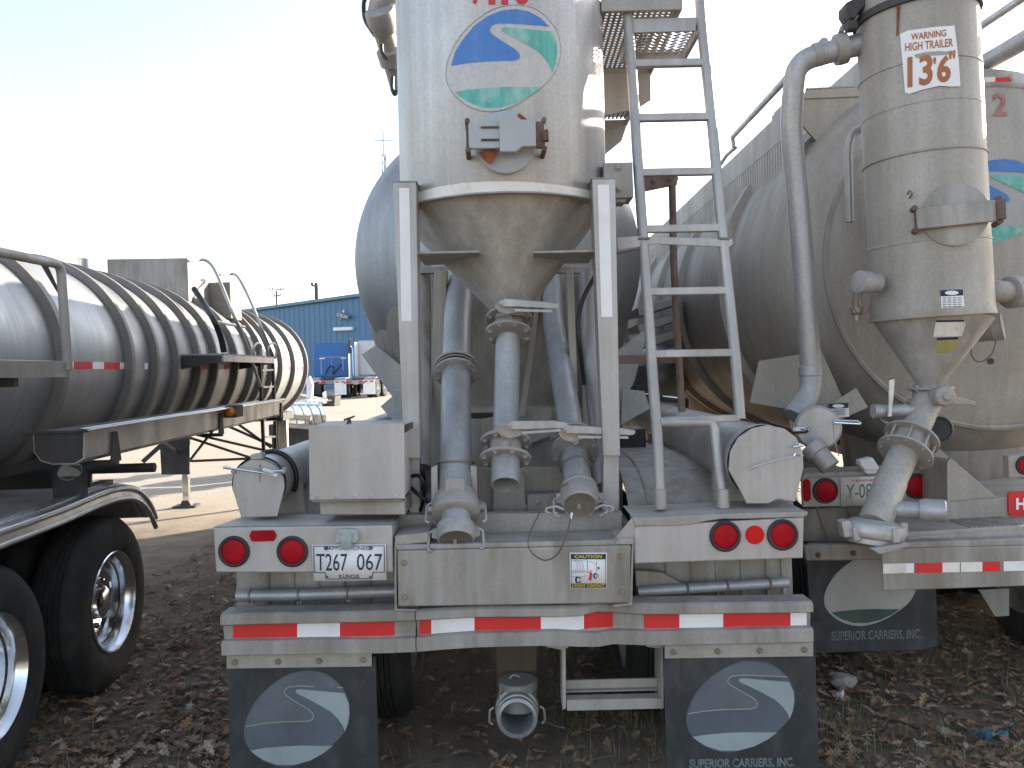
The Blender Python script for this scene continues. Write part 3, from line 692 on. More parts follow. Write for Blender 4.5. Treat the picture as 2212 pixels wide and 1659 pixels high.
# --- mud flaps
def mudflap(u0, u1, vt, k, oval, txt):
    Y = 3.43; z0 = .12
    a = P(u0, vt, Y); b = P(u1, vt - 6, Y); c = P(u0 + 1, 1700, Y); 
    fy = lambda x: Y + .012 + .010 * math.sin((x - a.x) / (b.x - a.x) * 7 + k)
    mb = MB(); N = 16; o = 0
    xs = [lerp(a.x, b.x + .012, i / N) for i in range(N + 1)]
    for j, dz in enumerate((0, .0)):
        pass
    top, bot = a.z - .03, z0
    for i, x in enumerate(xs):
        s = fy(x)
        mb.v += [V((x, s, lerp(a.z, b.z, i / N) - .02)), V((x + .004, s - .012, bot)), V((x + .004, s - .002, bot)), V((x, s + .01, lerp(a.z, b.z, i / N) - .02))]
    for i in range(N):
        for q_ in range(4):
            l = (q_ + 1) % 4; mb.f.append([i * 4 + q_, i * 4 + l, i * 4 + 4 + l, i * 4 + 4 + q_]); mb.m.append(0)
    mb.f += [[0, 1, 2, 3], [N * 4 + q_ for q_ in range(4)]]; mb.m += [0, 0]
    fl = add('mud_flap', mb, M['flap'])
    def fn(u, v, l):
        p = P(u, v, Y)
        for _ in range(2):
            t = max(0, min(1, (a.z - .02 - p.z) / (a.z - .02 - bot))); p = P(u, v, fy(p.x) - .012 * t - l)
        return p
    mb = MB(); logo(mb, *oval, fn, {'edge': 0, 'blue': 1, 'green': 2, 'base': 2}, .002, line=3, grow=1.05)
    obj('flap_print', mb, [M['flap_road'], M['flap_mid'], M['flap_light'], M['flap_line']], fl, sharp=180)
    mb = MB(); text(mb, 'SUPERIOR CARRIERS, INC.', *txt, lambda u, v: fn(u, v, .002), 0, .03, skew=-4); obj('flap_lettering', mb, M['inkw'], fl, sharp=180)
    mb = MB().fp([(u0 + 2, vt - 2), (u1, vt - 8), (u1, vt + 22), (u0 + 2, vt + 27)], Y - .002, .006); br = add('flap_bracket', mb, M['alu_old'], .002)
    mb = MB()
    for i in range(4):
        t = (.065, .36, .64, .94)[i]; mb.bolt(P(lerp(u0, u1, t), vt + 13 - 6 * t, Y - .003), (0, -1, 0), .009)
    obj('bolt', mb, M['bolt'], br)
mudflap(487, 803, 1418, 0, (527, 1449, 757, 1656), (560, 1668, 745, 1690)); mudflap(1434, 1757, 1396, 2.2, (1482, 1427, 1718, 1625), (1489, 1640, 1716, 1663))

# --- light boxes
def tail_lamp(u, v, r, Y, parent, lens='lens', dome=.012):
    c = P(u, v, Y); R = px(r, Y); Rl = R * .79
    mb = MB().lathe(c, (0, -1, 0), [(0, R), (.006, R), (.012, R - .004), (.014, R * .88), (.010, Rl), (.0, Rl)], 48)
    t = add('tail_lamp', mb, M['rubber'], parent=TR)
    obj('lens', MB().lathe(c, (0, -1, 0), [(.006, Rl), (.010, Rl - .003), (.013, Rl * .75), (.015, Rl * .4), (.0155, 0)], 48), M[lens], t)
Y = 3.42
def lightbox(front, back, mat='alu_box'):
    mb = MB(); a = [P(*p, Y) for p in front]; mb.prism(a, (0, .012, 0))
    mb.add([a[0] + V((0, .008, .002)), a[1] + V((0, .008, .002)), a[1] + V((-.01, .3, .0)), a[0] + V((.05, .3, 0))], [(0, 1, 2, 3)])
    mb.add([a[0] + V((0, .008, 0)), a[0] + V((.05, .3, 0)), a[3] + V((.05, .3, 0)), a[3] + V((0, .008, 0))], [(0, 1, 2, 3)])
    mb.add([a[1] + V((0, .008, 0)), a[1] + V((-.0, .3, 0)), a[2] + V((0, .3, 0)), a[2] + V((0, .008, 0))], [(0, 1, 2, 3)])
    return add('light_box', mb, M[mat], .007)
lb = lightbox([(460, 1140), (847, 1135), (850, 1237), (466, 1237)], None)
for u in (506, 632): tail_lamp(u, 1191, 34, Y, lb)
mb = MB().fp([(538, 1157), (543, 1147), (590, 1146), (596, 1156), (591, 1169), (543, 1170)], Y - .012, .012); add('side_marker', mb, M['lens'], .003)
pc = [(674, 1177), (833, 1176), (835, 1253), (678, 1255)]
Yp = Y - .012
mb = MB().fp(pc, Yp, .002, 0); g1 = lambda u, v: P(u, v, Yp - .002); g2 = lambda u, v: P(u, v, Yp - .004)
text(mb, 'T267', 683, 1196, 750, 1233, g1, 1, .0, 0); text(mb, '067', 771, 1196, 826, 1232, g1, 1, .0)
text(mb, 'APPORTIONED', 708, 1181, 800, 1188, g1, 1, .0); text(mb, 'ILLINOIS', 732, 1241, 776, 1249, g1, 1, .01)
for a, b_ in (((677, 1180), (830, 1179)), ((677, 1180), (679, 1237)), ((830, 1179), (831, 1236)), ((679, 1237), (702, 1237)), ((702, 1237), (704, 1251)), ((704, 1251), (804, 1250)), ((804, 1250), (806, 1236)), ((806, 1236), (831, 1236))):
    d = V((b_[0] - a[0], b_[1] - a[1])).normalized(); n = V((-d.y, d.x)) * .8
    mb.add([g1(a[0] - n.x, a[1] - n.y), g1(b_[0] - n.x, b_[1] - n.y), g1(b_[0] + n.x, b_[1] + n.y), g1(a[0] + n.x, a[1] + n.y)], [(0, 1, 2, 3)], 1)
lp = add('license_plate', mb, [M['paper'], M['ink']], sharp=180)
mb = MB()
for u, v in ((704, 1184), (801, 1183)): mb.bolt(P(u, v, Yp - .002), (0, -1, 0), .006)
for u, v in ((707, 1246), (800, 1246)): mb.lathe(P(u, v, Yp - .001), (0, -1, 0), [(0, .005), (.002, .005)], 10)
obj('plate_screw', mb, M['rust'], lp)
mb = MB().fp([(724, 1170), (730, 1147), (737, 1143), (764, 1144), (771, 1150), (773, 1166), (767, 1172), (728, 1172)], Y - .035, .035).fp([(736, 1156), (760, 1156), (757, 1186), (737, 1186)], Y - .045, .03)
for k in range(5): mb.rect(738 + k * 4, 1168, 739.2 + k * 4, 1186, Y - .048, .004)
mb.bolt(P(734, 1151, Y - .035), (0, -1, 0), .006).bolt(P(762, 1151, Y - .035), (0, -1, 0), .006)
add('plate_lamp', mb, M['plastic'], .005)
rb_ = lightbox([(1368, 1137), (1737, 1117), (1735, 1206), (1371, 1218)], None)
mb = MB(); wav = [(1326, 1158), (1366, 1118), (1420, 1117), (1480, 1114), (1600, 1109), (1745, 1106), (1745, 1112), (1737, 1117), (1600, 1121), (1560, 1121), (1525, 1126), (1490, 1134), (1450, 1136), (1400, 1136), (1372, 1137)]
mb.fp(wav[1:], Y - .006, .006); mb.fp([(1326, 1166), (1366, 1118), (1372, 1137), (1370, 1160), (1335, 1176)], Y - .004, .01)
t0 = [P(u, v, Y) for u, v in ((1366, 1118), (1420, 1117), (1480, 1114), (1600, 1109), (1745, 1106))]
for a, b_ in zip(t0, t0[1:]): mb.add([a, b_, b_ + V((0, .3, .0)), a + V((0, .3, .0))], [(0, 1, 2, 3)])
add('light_box_lip', mb, M['alu_old'], .003)
for u, v, r, l in ((1566, 1158, 34, 'lens'), (1690, 1155, 34, 'lens')): tail_lamp(u, v, r, Y, rb_, l)
c = P(1630, 1155, Y); mb = MB().lathe(c, (0, -1, 0), [(0, px(20, Y)), (.006, px(20, Y)), (.01, px(18, Y)), (.012, 0)], 32); add('marker_lamp', mb, M['lens2'])

# --- fenders behind the light boxes, hose rods under them
for x0, x1, uv in ((-1.2, -.52, [(510, 1232), (852, 1232), (852, 1330), (505, 1335)]), (.52, 1.2, [(1372, 1205), (1712, 1205), (1716, 1312), (1375, 1318)])):
    mb = MB()
    arc = [(3.66, .72), (3.66, .86), (3.67, .98), (3.71, 1.08), (3.79, 1.18), (3.92, 1.27), (4.1, 1.335), (4.35, 1.365), (4.7, 1.37), (5.2, 1.36), (5.6, 1.33), (5.9, 1.22), (6.05, 1.0)]
    xa = [P(uv[0][0], 1250, 3.66).x, P(uv[1][0], 1250, 3.66).x]
    mb.prism([V((xa[0], y, z)) for y, z in arc] + [V((xa[0], y + (.008 if i < 3 else 0), z - .008)) for i, (y, z) in list(enumerate(arc))[::-1]], (xa[1] - xa[0], 0, 0))
    fe = add('fender', mb, M['alu_dirty'], sharp=50)
    mb = MB()
    for k in range(5):
        x = lerp(xa[0], xa[1], (.2, .36, .52, .68, .84)[k])
        mb.tube([V((x, y - .004, z + .003)) for y, z in arc[:5]], .007, 6)
    obj('fender_rib', mb, M['alu_dirty'], fe)
    obj('fender_edge', MB().tube([V((x1 + (.02 if x1 > 0 else -.02), y, z + .004)) for y, z in arc], .012, 8).tube([V((x0 + .12, y, z + .002)) for y, z in arc[3:]], .008, 8), M['alu_dirty'], fe)
mb = MB().tube([P(512, 1287, 3.57), P(640, 1285, 3.57), P(860, 1277, 3.57)], .026, 20); rod = add('hose_rod', mb, M['pipe'])
for u, v in ((541, 1287), (646, 1286), (752, 1281)): obj('rod_clamp', MB().ring(P(u, v, 3.57), (1, 0, -.02), .028, .0045, 28, 8).fp([(u - 5, v + 12), (u + 5, v + 12), (u + 5, v + 19), (u - 5, v + 19)], 3.56, .02), M['bolt'], rod)
mb = MB().tube([P(1378, 1278, 3.57), P(1476, 1272, 3.57), P(1702, 1258, 3.57)], .023, 20); rod = add('hose_rod', mb, M['pipe'])
for u, v in ((1484, 1272), (1570, 1267), (1662, 1261)): obj('rod_clamp', MB().ring(P(u, v, 3.57), (1, 0, .03), .025, .005, 28, 8).fp([(u - 4, v + 10), (u + 4, v + 10), (u + 4, v + 20), (u - 4, v + 20)], 3.56, .02), M['rust'], rod)
add('rod_socket', MB().fp([(1372, 1232), (1430, 1236), (1476, 1262), (1478, 1282), (1376, 1290)], 3.6, .03), M['alu_dirty'], .003)

# --- control box on the left
Y = 3.46
mb = MB().fp([(666, 918), (873, 915), (875, 1078), (668, 1081)], Y, .01)
z0 = P(680, 1078, Y).z; a = P(669, 921, Y); b_ = P(871, 921, Y)
mb.box((a.x + .004, Y + .012, z0 + .004), (b_.x, Y + .34, a.z))
bx = add('control_box', mb, M['alu_box'], .004)
mb = MB().fp([(690, 1083), (873, 1082), (876, 1112), (692, 1112)], Y + .03, .28); add('box_base', mb, M['alu_old'], .004)
mb = MB().cyl(P(674, 1083, Y - .001), P(868, 1081, Y - .001), .0045, 10)
obj('hinge', mb, M['bolt'], bx)
mb = MB()
for u in (684, 727, 767, 803, 854): mb.lathe(P(u, 1073, Y), (0, -1, 0), [(0, .011), (.002, .011), (.003, .006), (.005, .004)], 14)
obj('rivet', mb, M['alu_box'], bx)
mb = MB().fp([(873, 918), (891, 911), (891, 925), (873, 936)], Y + .02, .02).fp([(742, 905), (764, 898), (764, 902), (742, 910)], Y + .12, .03).fp([(750, 905), (756, 905), (758, 917), (748, 917)], Y + .12, .02)
obj('latch', mb, M['steel_dark'], bx, .002)
for pts in ([(883, 1030, 3.7), (905, 1028, 3.65), (917, 1050, 3.65), (912, 1090, 3.7), (903, 1112, 3.75)], [(880, 1045, 3.7), (900, 1065, 3.65), (925, 1086, 3.65), (940, 1105, 3.7)], [(884, 1002, 3.8), (905, 1004, 3.75), (916, 1030, 3.75), (914, 1060, 3.8)]):
    add('air_hose', MB().tube(spl([P(*p) for p in pts]), .009, 10), M['hose'])

# --- hose tubes along both sides
def hose_tube(cap, cu, cv, Y, r, y1, strap, flat):
    c = P(cu, cv, Y)
    mb = MB().lathe(c + V((0, .02, 0)), (0, 1, 0), [(0, r), (y1 - Y, r)], 48); t = add('hose_tube', mb, M['alu'])
    mb = MB().fp(cap, Y, .014); mb.lathe(c + V((0, .014, 0)), (0, 1, 0), [(0, r + .01), (.06, r + .01), (.064, r)], 48, cap=False); obj('end_cap', mb, M['alu'], t, .003)
    if strap:
        mb = MB(); q_ = []
        for k in range(14):
            a = rad(125 - k * 12); q_.append(V((c.x + math.cos(a) * (r + .011), Y + .22 - .04 * math.cos(a), c.z + math.sin(a) * (r + .011))))
        mb.tube(q_, .011, 10); obj('strap', mb, M['hose'], t)
    mb = MB()
    for k in range(4):
        y = Y + .25 + k * 1.8; mb.prism([V((c.x - r * 1.05, y, c.z - r * .2)), V((c.x - r * 1.1, y, 1.16)), V((c.x + r * 1.35, y, 1.16)), V((c.x + r * 1.05, y, c.z - r * .2)), V((c.x, y, c.z - r * 1.02))], (0, .05, 0))
    obj('saddle', mb, M['alu_old'], t, .003)
    return t, c
t, c = hose_tube([(502, 1048), (504, 1024), (514, 1010), (529, 1000), (548, 992), (568, 993), (588, 1002), (603, 1014), (612, 1030), (615, 1050), (613, 1062), (599, 1116), (521, 1118), (504, 1063)], 558, 1045, 3.56, .112, 9.5, True, True)
mb = MB().fp([(540, 993), (541, 982), (566, 979), (568, 992)], 3.55, .05).lathe(P(613, 1017, 3.55), (0, -1, 0), [(-.03, .014), (.01, .014)], 16).lathe(P(504, 1018, 3.55), (0, -1, 0), [(-.03, .01), (.008, .01)], 16)
obj('hinge_lug', mb, M['cast'], t, .003)
mb = MB().tube([P(483, 1009, 3.5), P(500, 1012, 3.5), P(540, 1018, 3.5), P(582, 1024, 3.51)], .0048, 8)
mb.tube(fillet([P(614, 1018, 3.51), P(585, 1018, 3.5), P(569, 1013, 3.49), P(570, 1017, 3.49), P(600, 1026, 3.5), P(598, 1029, 3.5), P(566, 1021, 3.5)], .01), .0045, 8)
mb.tube([P(483, 1009, 3.5), P(497, 1011.6, 3.5)], .0068, 8); obj('latch_rod', mb, M['polish'], t)
obj('cap_rib', MB().fp([(557, 1003), (561, 1003), (560, 1040), (556, 1040)], 3.552, .012), M['alu'], t)
t, c = hose_tube([(1574, 1015), (1578, 975), (1595, 945), (1625, 925), (1660, 918), (1695, 926), (1720, 945), (1734, 975), (1736, 1010), (1718, 1084), (1680, 1078), (1660, 1088), (1613, 1088), (1600, 1062)], 1655, 1000, 3.52, .158, 9.5, False, True)
obj('latch_rod', MB().tube(fillet([P(1728, 985, 3.50), P(1716, 980, 3.47), P(1716, 986, 3.47), P(1690, 990, 3.47), P(1640, 1005, 3.47), P(1616, 1015, 3.48)], .01), .0045, 8).tube([P(1735, 962, 3.5), P(1712, 966, 3.48)], .006, 8), M['polish'], t)

# --- ladder
lad = thing  # (the ladder is a part: rails mesh with rungs, treads and collars under it)
YL = lambda v: lerp(3.95, 3.56, max(-.2, v / 1095))
lp_ = [(1346, -60), (1358, 65), (1368, 200), (1381, 400), (1399, 650), (1411, 830), (1421, 960), (1427, 1100)]
rp_ = [(1508, -60), (1517, 65), (1533, 215), (1548, 372), (1560, 500), (1577, 660), (1590, 790), (1599, 905)]
mb = MB().tube(spl([P(u, v, YL(v)) for u, v in lp_], 4), .0245, 18).tube(spl([P(u, v, YL(v)) for u, v in rp_], 4), .0245, 18)
mb.tube(fillet([P(1425, 912, YL(912)), P(1535, 912, YL(912)), P(1543, 925, YL(925)), P(1562, 1094, YL(1094))], .06), .0225, 18)
for v, u in ((1088, 1426), (1088, 1561)): mb.cyl(P(u, v - 32, YL(v)), P(u + 1, v + 8, YL(v)), .029, 18)
lad = add('ladder', mb, M['alu'])
ua = lambda v: np.interp(v, [p[1] for p in lp_], [p[0] for p in lp_]); ub = lambda v: np.interp(v, [p[1] for p in rp_], [p[0] for p in rp_])
for v in (137, 254, 372, 494, 629, 763): obj('rung', MB().bar(P(ua(v) + 6, v + 1.5, YL(v)), P(ub(v) - 6, v - 1.5, YL(v)), .034, .036), M['alu'], lad, .003)
obj('rung', MB().fp([(ua(905), 903), (ub(905), 896), (ub(905), 910), (ua(905), 918)], YL(905) - .015, .05), M['alu'], lad, .004)
mb = MB().fp([(1362, 41), (1512, 37), (1512, 66), (1362, 70)], YL(50), .012)
zt_ = P(1440, 66, YL(50)).z; x0, x1 = P(1364, 66, YL(50)).x, P(1508, 66, YL(50)).x; y0 = YL(50)
mb.bar((x0, y0 + .34, zt_ + .01), (x1, y0 + .34, zt_ + .01), .06, .014, up=(0, 1, 0)); mb.bar((x0, y0, zt_), (x0, y0 + .34, zt_), .02, .05); mb.bar((x1, y0, zt_), (x1, y0 + .34, zt_), .02, .05)
for k in range(9):
    y = y0 + .03 + k * .036; n = 15
    mb.tube([V((lerp(x0, x1, i / n), y + (.012 if i % 2 else -.012), zt_ + .02)) for i in range(n + 1)], .0055, 5)
obj('step_tread', mb, M['alu'], lad)
mb = MB().fp([(1332, 513), (1370, 510), (1583, 516), (1583, 528), (1575, 534), (1420, 527), (1334, 541)], YL(520) - .02, .012).fp([(1334, 541), (1400, 528), (1400, 532), (1334, 545)], YL(520) - .01, .08); add('ladder_bracket', mb, M['alu'], .002)
mb = MB()
for u in (ua(517), ub(517)): mb.ring(P(u, 517, YL(517)), (.02, 0, 1), .03, .006, 28, 8)
obj('u_bolt', mb, M['bolt'], lad)
mb = MB().fp([(1304, 352), (1366, 350), (1369, 426), (1306, 428)], 3.78, .16).fp([(1320, 428), (1355, 427), (1350, 437), (1322, 437)], 3.8, .1)
mb.bolt(P(1335, 362, 3.779), (0, -1, 0), .012).bolt(P(1337, 408, 3.779), (0, -1, 0), .012); add('mount_block', mb, M['alu_dirty'], .005)
mb = MB().fp([(1388, 380), (1458, 374), (1466, 384), (1462, 400), (1450, 402), (1390, 414)], 4.1, .012).lathe(P(1412, 390, 4.1), (0, -1, 0), [(0, .012), (.012, .012)], 14).lathe(P(1447, 386, 4.1), (0, -1, 0), [(0, .01), (.01, .01)], 14)
add('hinge_plate', mb, M['rust'], .002)
mb = MB().tube([P(1452, 400, 4.12), P(1455, 560, 4.12), P(1462, 700, 4.12), P(1473, 890, 4.12)], .019, 16); add('support_rod', mb, M['rust'])
add('support_bar', MB().bar(P(1330, 777, 4.2), P(1470, 775, 4.2), .045, .03), M['rust'], .003)

# --- walkway beside the collector, open mesh seen from below
wx0, wx1, wz = .47, .86, P(1440, 24, 3.9).z
mb = MB().box((wx0, 3.9, wz), (wx0 + .012, 5.75, wz + .06)).box((wx1 - .012, 3.9, wz), (wx1, 5.75, wz + .06)).box((wx0, 3.885, wz), (wx1, 3.9, wz + .07)).box((wx0 + .013, 5.7, wz - .02), (wx1 - .013, 5.748, wz + .036))
mb.box((wx0 + .013, 4.72, wz - .05), (wx1 - .013, 4.86, wz + .036)).box((wx0 + .013, 5.15, wz - .03), (wx1 - .013, 5.19, wz + .036))
wk = add('walkway', mb, M['alu_old'], .003)
mb = MB()
for k in range(13): x = wx0 + .03 + k * .028; mb.box((x - .007, 3.9, wz + .04), (x + .007, 5.7, wz + .046))
for k in range(56): y = 3.92 + k * .0318; mb.box((wx0 + .012, y - .007, wz + .0465), (wx1 - .012, y + .007, wz + .052))
obj('mesh_deck', mb, M['alu_old'], wk)
mb = MB().prism([V((wx0 + .004, 4.70, wz - .004)), V((wx1 - .015, 4.70, wz - .004)), V((wx1 - .015, 4.70, wz - .16)), V((wx1 - .1, 4.70, wz - .21)), V((wx0 + .004, 4.70, wz - .26))], (0, .012, 0)).prism([V((wx0 + .004, 5.68, wz - .024)), V((wx1 - .015, 5.68, wz - .024)), V((wx1 - .05, 5.68, wz - .12)), V((wx0 + .004, 5.68, wz - .38))], (0, .012, 0))
obj('walkway_bracket', mb, M['alu_old'], wk)
mb = MB()
for u, Y in ((1316, 4.0), (1458, 4.0)): mb.bar(P(u, 16, Y), P(u - 4, -140, Y), .035, .035)
obj('walkway_post', mb, M['alu'], wk)

# --- vent pipe at the upper left of the collector
mb = MB().tube(fillet([P(870, -30, 4.6), P(810, 8, 4.6), P(842, 110, 4.75), P(865, 190, 4.9)], .16), .06, 28); vp = add('vent_pipe', mb, M['cast'])
mb = MB(); a = P(824, 42, 4.6); d = (P(842, 110, 4.75) - P(818, 30, 4.6)).normalized()
mb.lathe(a - d * .06, d, [(0, .066), (.01, .083), (.05, .086), (.09, .086), (.13, .078), (.135, .064)], 36); b_ = P(846, 122, 4.77); mb.lathe(b_ - d * .05, d, [(0, .066), (.01, .08), (.09, .08), (.1, .064)], 36); obj('coupling', mb, M['cast'], vp)
mb = MB()
for pts in ([(796, -10), (786, 5), (788, 40), (800, 62), (806, 70), (803, 62)], [(806, 62), (812, 50), (824, 60)], [(824, 96), (826, 115), (838, 130)], [(848, 165), (847, 190), (853, 204), (857, 196)]):
    mb.tube(spl([P(u, v, 4.6) for u, v in pts], 4), .012, 8)
obj('cam_arm', mb, M['black'], vp)

# --- step under the bumper
Y = 3.5
mb = MB().fp([(1214, 1398), (1222, 1398), (1223, 1530), (1215, 1534)], Y, .16).fp([(1428, 1398), (1435, 1398), (1434, 1530), (1428, 1534)], Y, .16).fp([(1178, 1394), (1225, 1393), (1228, 1400), (1213, 1404), (1180, 1398)], Y - .01, .05).fp([(1395, 1393), (1436, 1392), (1432, 1402), (1398, 1398)], Y - .01, .05)
st = add('step_bracket', mb, M['alu_old'], .002)
za, zb_ = P(1325, 1487, Y).z, P(1325, 1512, Y).z; xa, xb = P(1224, 1500, Y).x, P(1429, 1500, Y).x
mb = MB().box((xa, Y + .002, zb_ - .045), (xb, Y + .012, zb_)).box((xa, Y + .0, zb_), (xb, Y + .055, zb_ + .004)).box((xa, Y + .075, zb_ + .006), (xb, Y + .14, zb_ + .012)).box((xa, Y + .1, zb_ + .012), (xb, Y + .112, zb_ + .052))
obj('step_tread', mb, M['alu_old'], st, .002)

# --- low discharge fitting under the bumper
Yf = 3.72
pf = P(1117, 1552, Yf); r1 = px(44, Yf)
mb = MB().lathe(pf, (.0, 1, .0), [(0, r1 * .80), (-.006, r1 * .84), (0, r1), (.02, r1), (.024, r1 * .94), (.034, r1 * .94), (.038, r1 * 1.04), (.06, r1 * 1.04), (.066, r1 * .96), (.09, r1 * .96), (.094, r1 * 1.1), (.15, r1 * 1.12), (.19, r1), (.9, r1 * .95)], 44, cap=False)
mb.lathe(pf + V((0, .01, 0)), (0, 1, 0), [(-.01, r1 * .8), (.3, r1 * .8)], 40, cap=False)
pt = P(1119, 1500, Yf + .17)
mb.lathe(pt, (0, 0, 1), [(-.06, r1 * .95), (.0, r1 * .98), (.02, r1 * 1.0), (.024, r1 * .88), (.03, r1 * .88), (.034, r1), (.07, r1), (.075, r1 * .95), (.078, 0)], 40)
ft = add('low_outlet', mb, M['pipe'])
mb = MB()
for s in (-1, 1): cam_arm(mb, pf + V((0, .08, 0)), V((1, 0, 0)), V((0, 0, -1)), s * (r1 * 1.15), .05)
mb.tube([P(1082, 1478, Yf), P(1078, 1520, Yf), P(1075, 1552, Yf)], .003, 6); mb.tube(spl([P(1100, 1466, Yf + .1), P(1110, 1458, Yf + .1), P(1122, 1462, Yf + .1)]), .004, 6); obj('cam_arm', mb, M['alu'], ft)
add('hanger_post', MB().fp([(1071, 1395), (1160, 1395), (1158, 1520), (1074, 1520)], 4.0, .05), M['wood'], .003)

# --- wheels and axles in the dark under the trailer
def tyre(mb, c, R, wd, m=0, rim=True):
    a = V(c); mb.lathe(a - V((wd / 2, 0, 0)), (1, 0, 0), [(.02, R * .56), (.0, R * .62), (.0, R * .82), (.02, R * .93), (.05, R * .985), (.07, R)] + sum([[(.07 + (wd - .14) * (k + .4) / 5, R), (.07 + (wd - .14) * (k + .42) / 5, R - .012), (.07 + (wd - .14) * (k + .58) / 5, R - .012), (.07 + (wd - .14) * (k + .6) / 5, R)] for k in range(5)], []) + [(wd - .07, R), (wd - .05, R * .985), (wd - .02, R * .93), (wd, R * .82), (wd, R * .62), (wd - .02, R * .56)], 56, m, cap=False)
for y in (4.42, 5.68):
    mb = MB().cyl((-.9, y, .5), (.9, y, .5), .065, 20); add('axle', mb, M['steel_dark'])
    for x in (-1.03, -.69, .69, 1.03):
        mb = MB(); tyre(mb, (x, y, .5), .5, .27); wh = add('wheel', mb, M['tyre'])
        s = 1 if x > 0 else -1
        obj('rim', MB().lathe((x - .12, y, .5), (1, 0, 0), [(0, .29), (.03, .27), (.1, .26), (.1, .1), (.14, .1), (.14, .26), (.21, .27), (.24, .29)], 36, cap=False), M['alu_dirty'], wh)
mb = MB()
for x in (-.9, .55): mb.box((x, 3.85, .28), (x + .34, 3.9, 1.0))
add('splash_guard', MB().box((-.52, 4.3, .55), (.52, 4.34, 1.0)), M['steel_dark'])
# ================================================================== the liquid tanker on the left, parked nose away
TH = math.atan(.052); RG = V((math.cos(TH), math.sin(TH), 0)); FW = V((-math.sin(TH), math.cos(TH), 0)); LO = -3.43 * RG
TK = thing('tanker_trailer', 'silver ringed liquid tanker trailer with polished wheels and a dark spill box on top', 'trailer', LO, TH)
LOCAL.add(TK.name)
def loc(p): p = V(p) - LO; return V((p.dot(RG), p.dot(FW), p.z))
def ldir(u, v): d = ray(u, v); return V((d.dot(RG), d.dot(FW), d.z))
LC = loc(CAM)
def TX(u, v, x): d = ldir(u, v); return LC + d * ((x - LC.x) / d.x)
def TY(u, v, y): d = ldir(u, v); return LC + d * ((y - LC.y) / d.y)
def tk(name, mb, mat, bevel=0, parent=None, sharp=38): return obj(name, mb, mat, parent or TK, bevel, sharp)
TZ, TR_ = 2.0, .785
mb = MB().lathe((0, 2.0, TZ), (0, 1, 0), [(0, 0), (.02, .25), (.07, .5), (.16, .68), (.3, TR_)] + [(.3 + k * .5, TR_) for k in range(1, 21)] + [(11.1, TR_), (11.22, .68), (11.3, .5), (11.35, .25), (11.36, 0)], 96)
tank = tk('tank', mb, M['brush'])
for y in (2.8, 4.0, 5.32, 6.35, 6.85, 7.33, 7.9, 8.42, 9.15, 9.8, 10.27, 10.76, 11.3, 12.1, 13.02):
    w_ = .075 if y < 6 else .065
    tk('stiffener_ring', MB().lathe((0, y - w_ / 2, TZ), (0, 1, 0), [(-.012, TR_), (-.012, TR_ + .004), (0, TR_ + .006), (.006, TR_ + .06), (w_ - .006, TR_ + .06), (w_, TR_ + .006), (w_ + .012, TR_ + .004), (w_ + .012, TR_)], 96, cap=False), M['ringband'], 0, tank, 30)
def side(y, z, r=TR_ + .003): return V((math.sqrt(r * r - (z - TZ) ** 2), y, z))
def strip(y0, y1, c, mb, zc=1.965, h=.05):
    q = [side(y0, zc + h / 2), side(y1, zc + h / 2), side(y1, zc), side(y0, zc), side(y1, zc - h / 2), side(y0, zc - h / 2)]
    mb.add([q[0], q[1], q[2], q[3]], [(0, 1, 2, 3)], c).add([q[3], q[2], q[4], q[5]], [(0, 1, 2, 3)], c)
for runs in ([(5.49, 5.52, 1), (5.52, 5.79, 0), (5.79, 5.965, 1), (5.965, 6.23, 0), (6.23, 6.31, 1)], [(4.2, 4.52, 1), (4.52, 4.69, 0), (4.69, 4.87, 1), (4.87, 5.12, 0), (5.12, 5.24, 1)],
             [(6.69, 6.76, 1)], [(7.54, 7.79, 1)], [(8.1, 8.29, 0)], [(8.6, 8.8, 1), (8.8, 9.0, 0)], [(11.46, 11.66, 0), (11.66, 11.87, 1), (11.87, 12.0, 0)], [(12.2, 12.45, 1), (12.45, 12.6, 0), (12.6, 12.8, 1), (12.8, 12.98, 0)]):
    mb = MB(); [strip(a, b_, c, mb) for a, b_, c in runs]; tk('reflective_tape', mb, [M['red'], M['white']], 0, tank, 180)

# chassis below the tank
for x in (-.5, .5): tk('frame_rail', MB().box((x - .05, 2.3, .86), (x + .05, 6.6, 1.06)), M['steel_dark'], .006)
tk('frame_rail', MB().box((-.75, 11.4, 1.22), (.8, 12.1, 1.33)), M['steel_dark'], .006)
for y in (3.0, 4.35, 5.85): tk('cradle', MB().prism([V((-.7, y, .86)), V((.7, y, .86)), V((.74, y, 1.52)), V((.6, y, 1.48)), V((.45, y, 1.35)), V((.2, y, 1.24)), V((-.2, y, 1.24)), V((-.45, y, 1.35)), V((-.6, y, 1.48)), V((-.74, y, 1.52))], (0, .03, 0)), M['steel_dark'])
tk('cradle', MB().prism([V((.4, 4.6, .86)), V((.55, 4.6, .86)), V((.62, 4.6, 1.42)), V((.5, 4.6, 1.36))], (0, .05, 0)), M['steel_dark'])
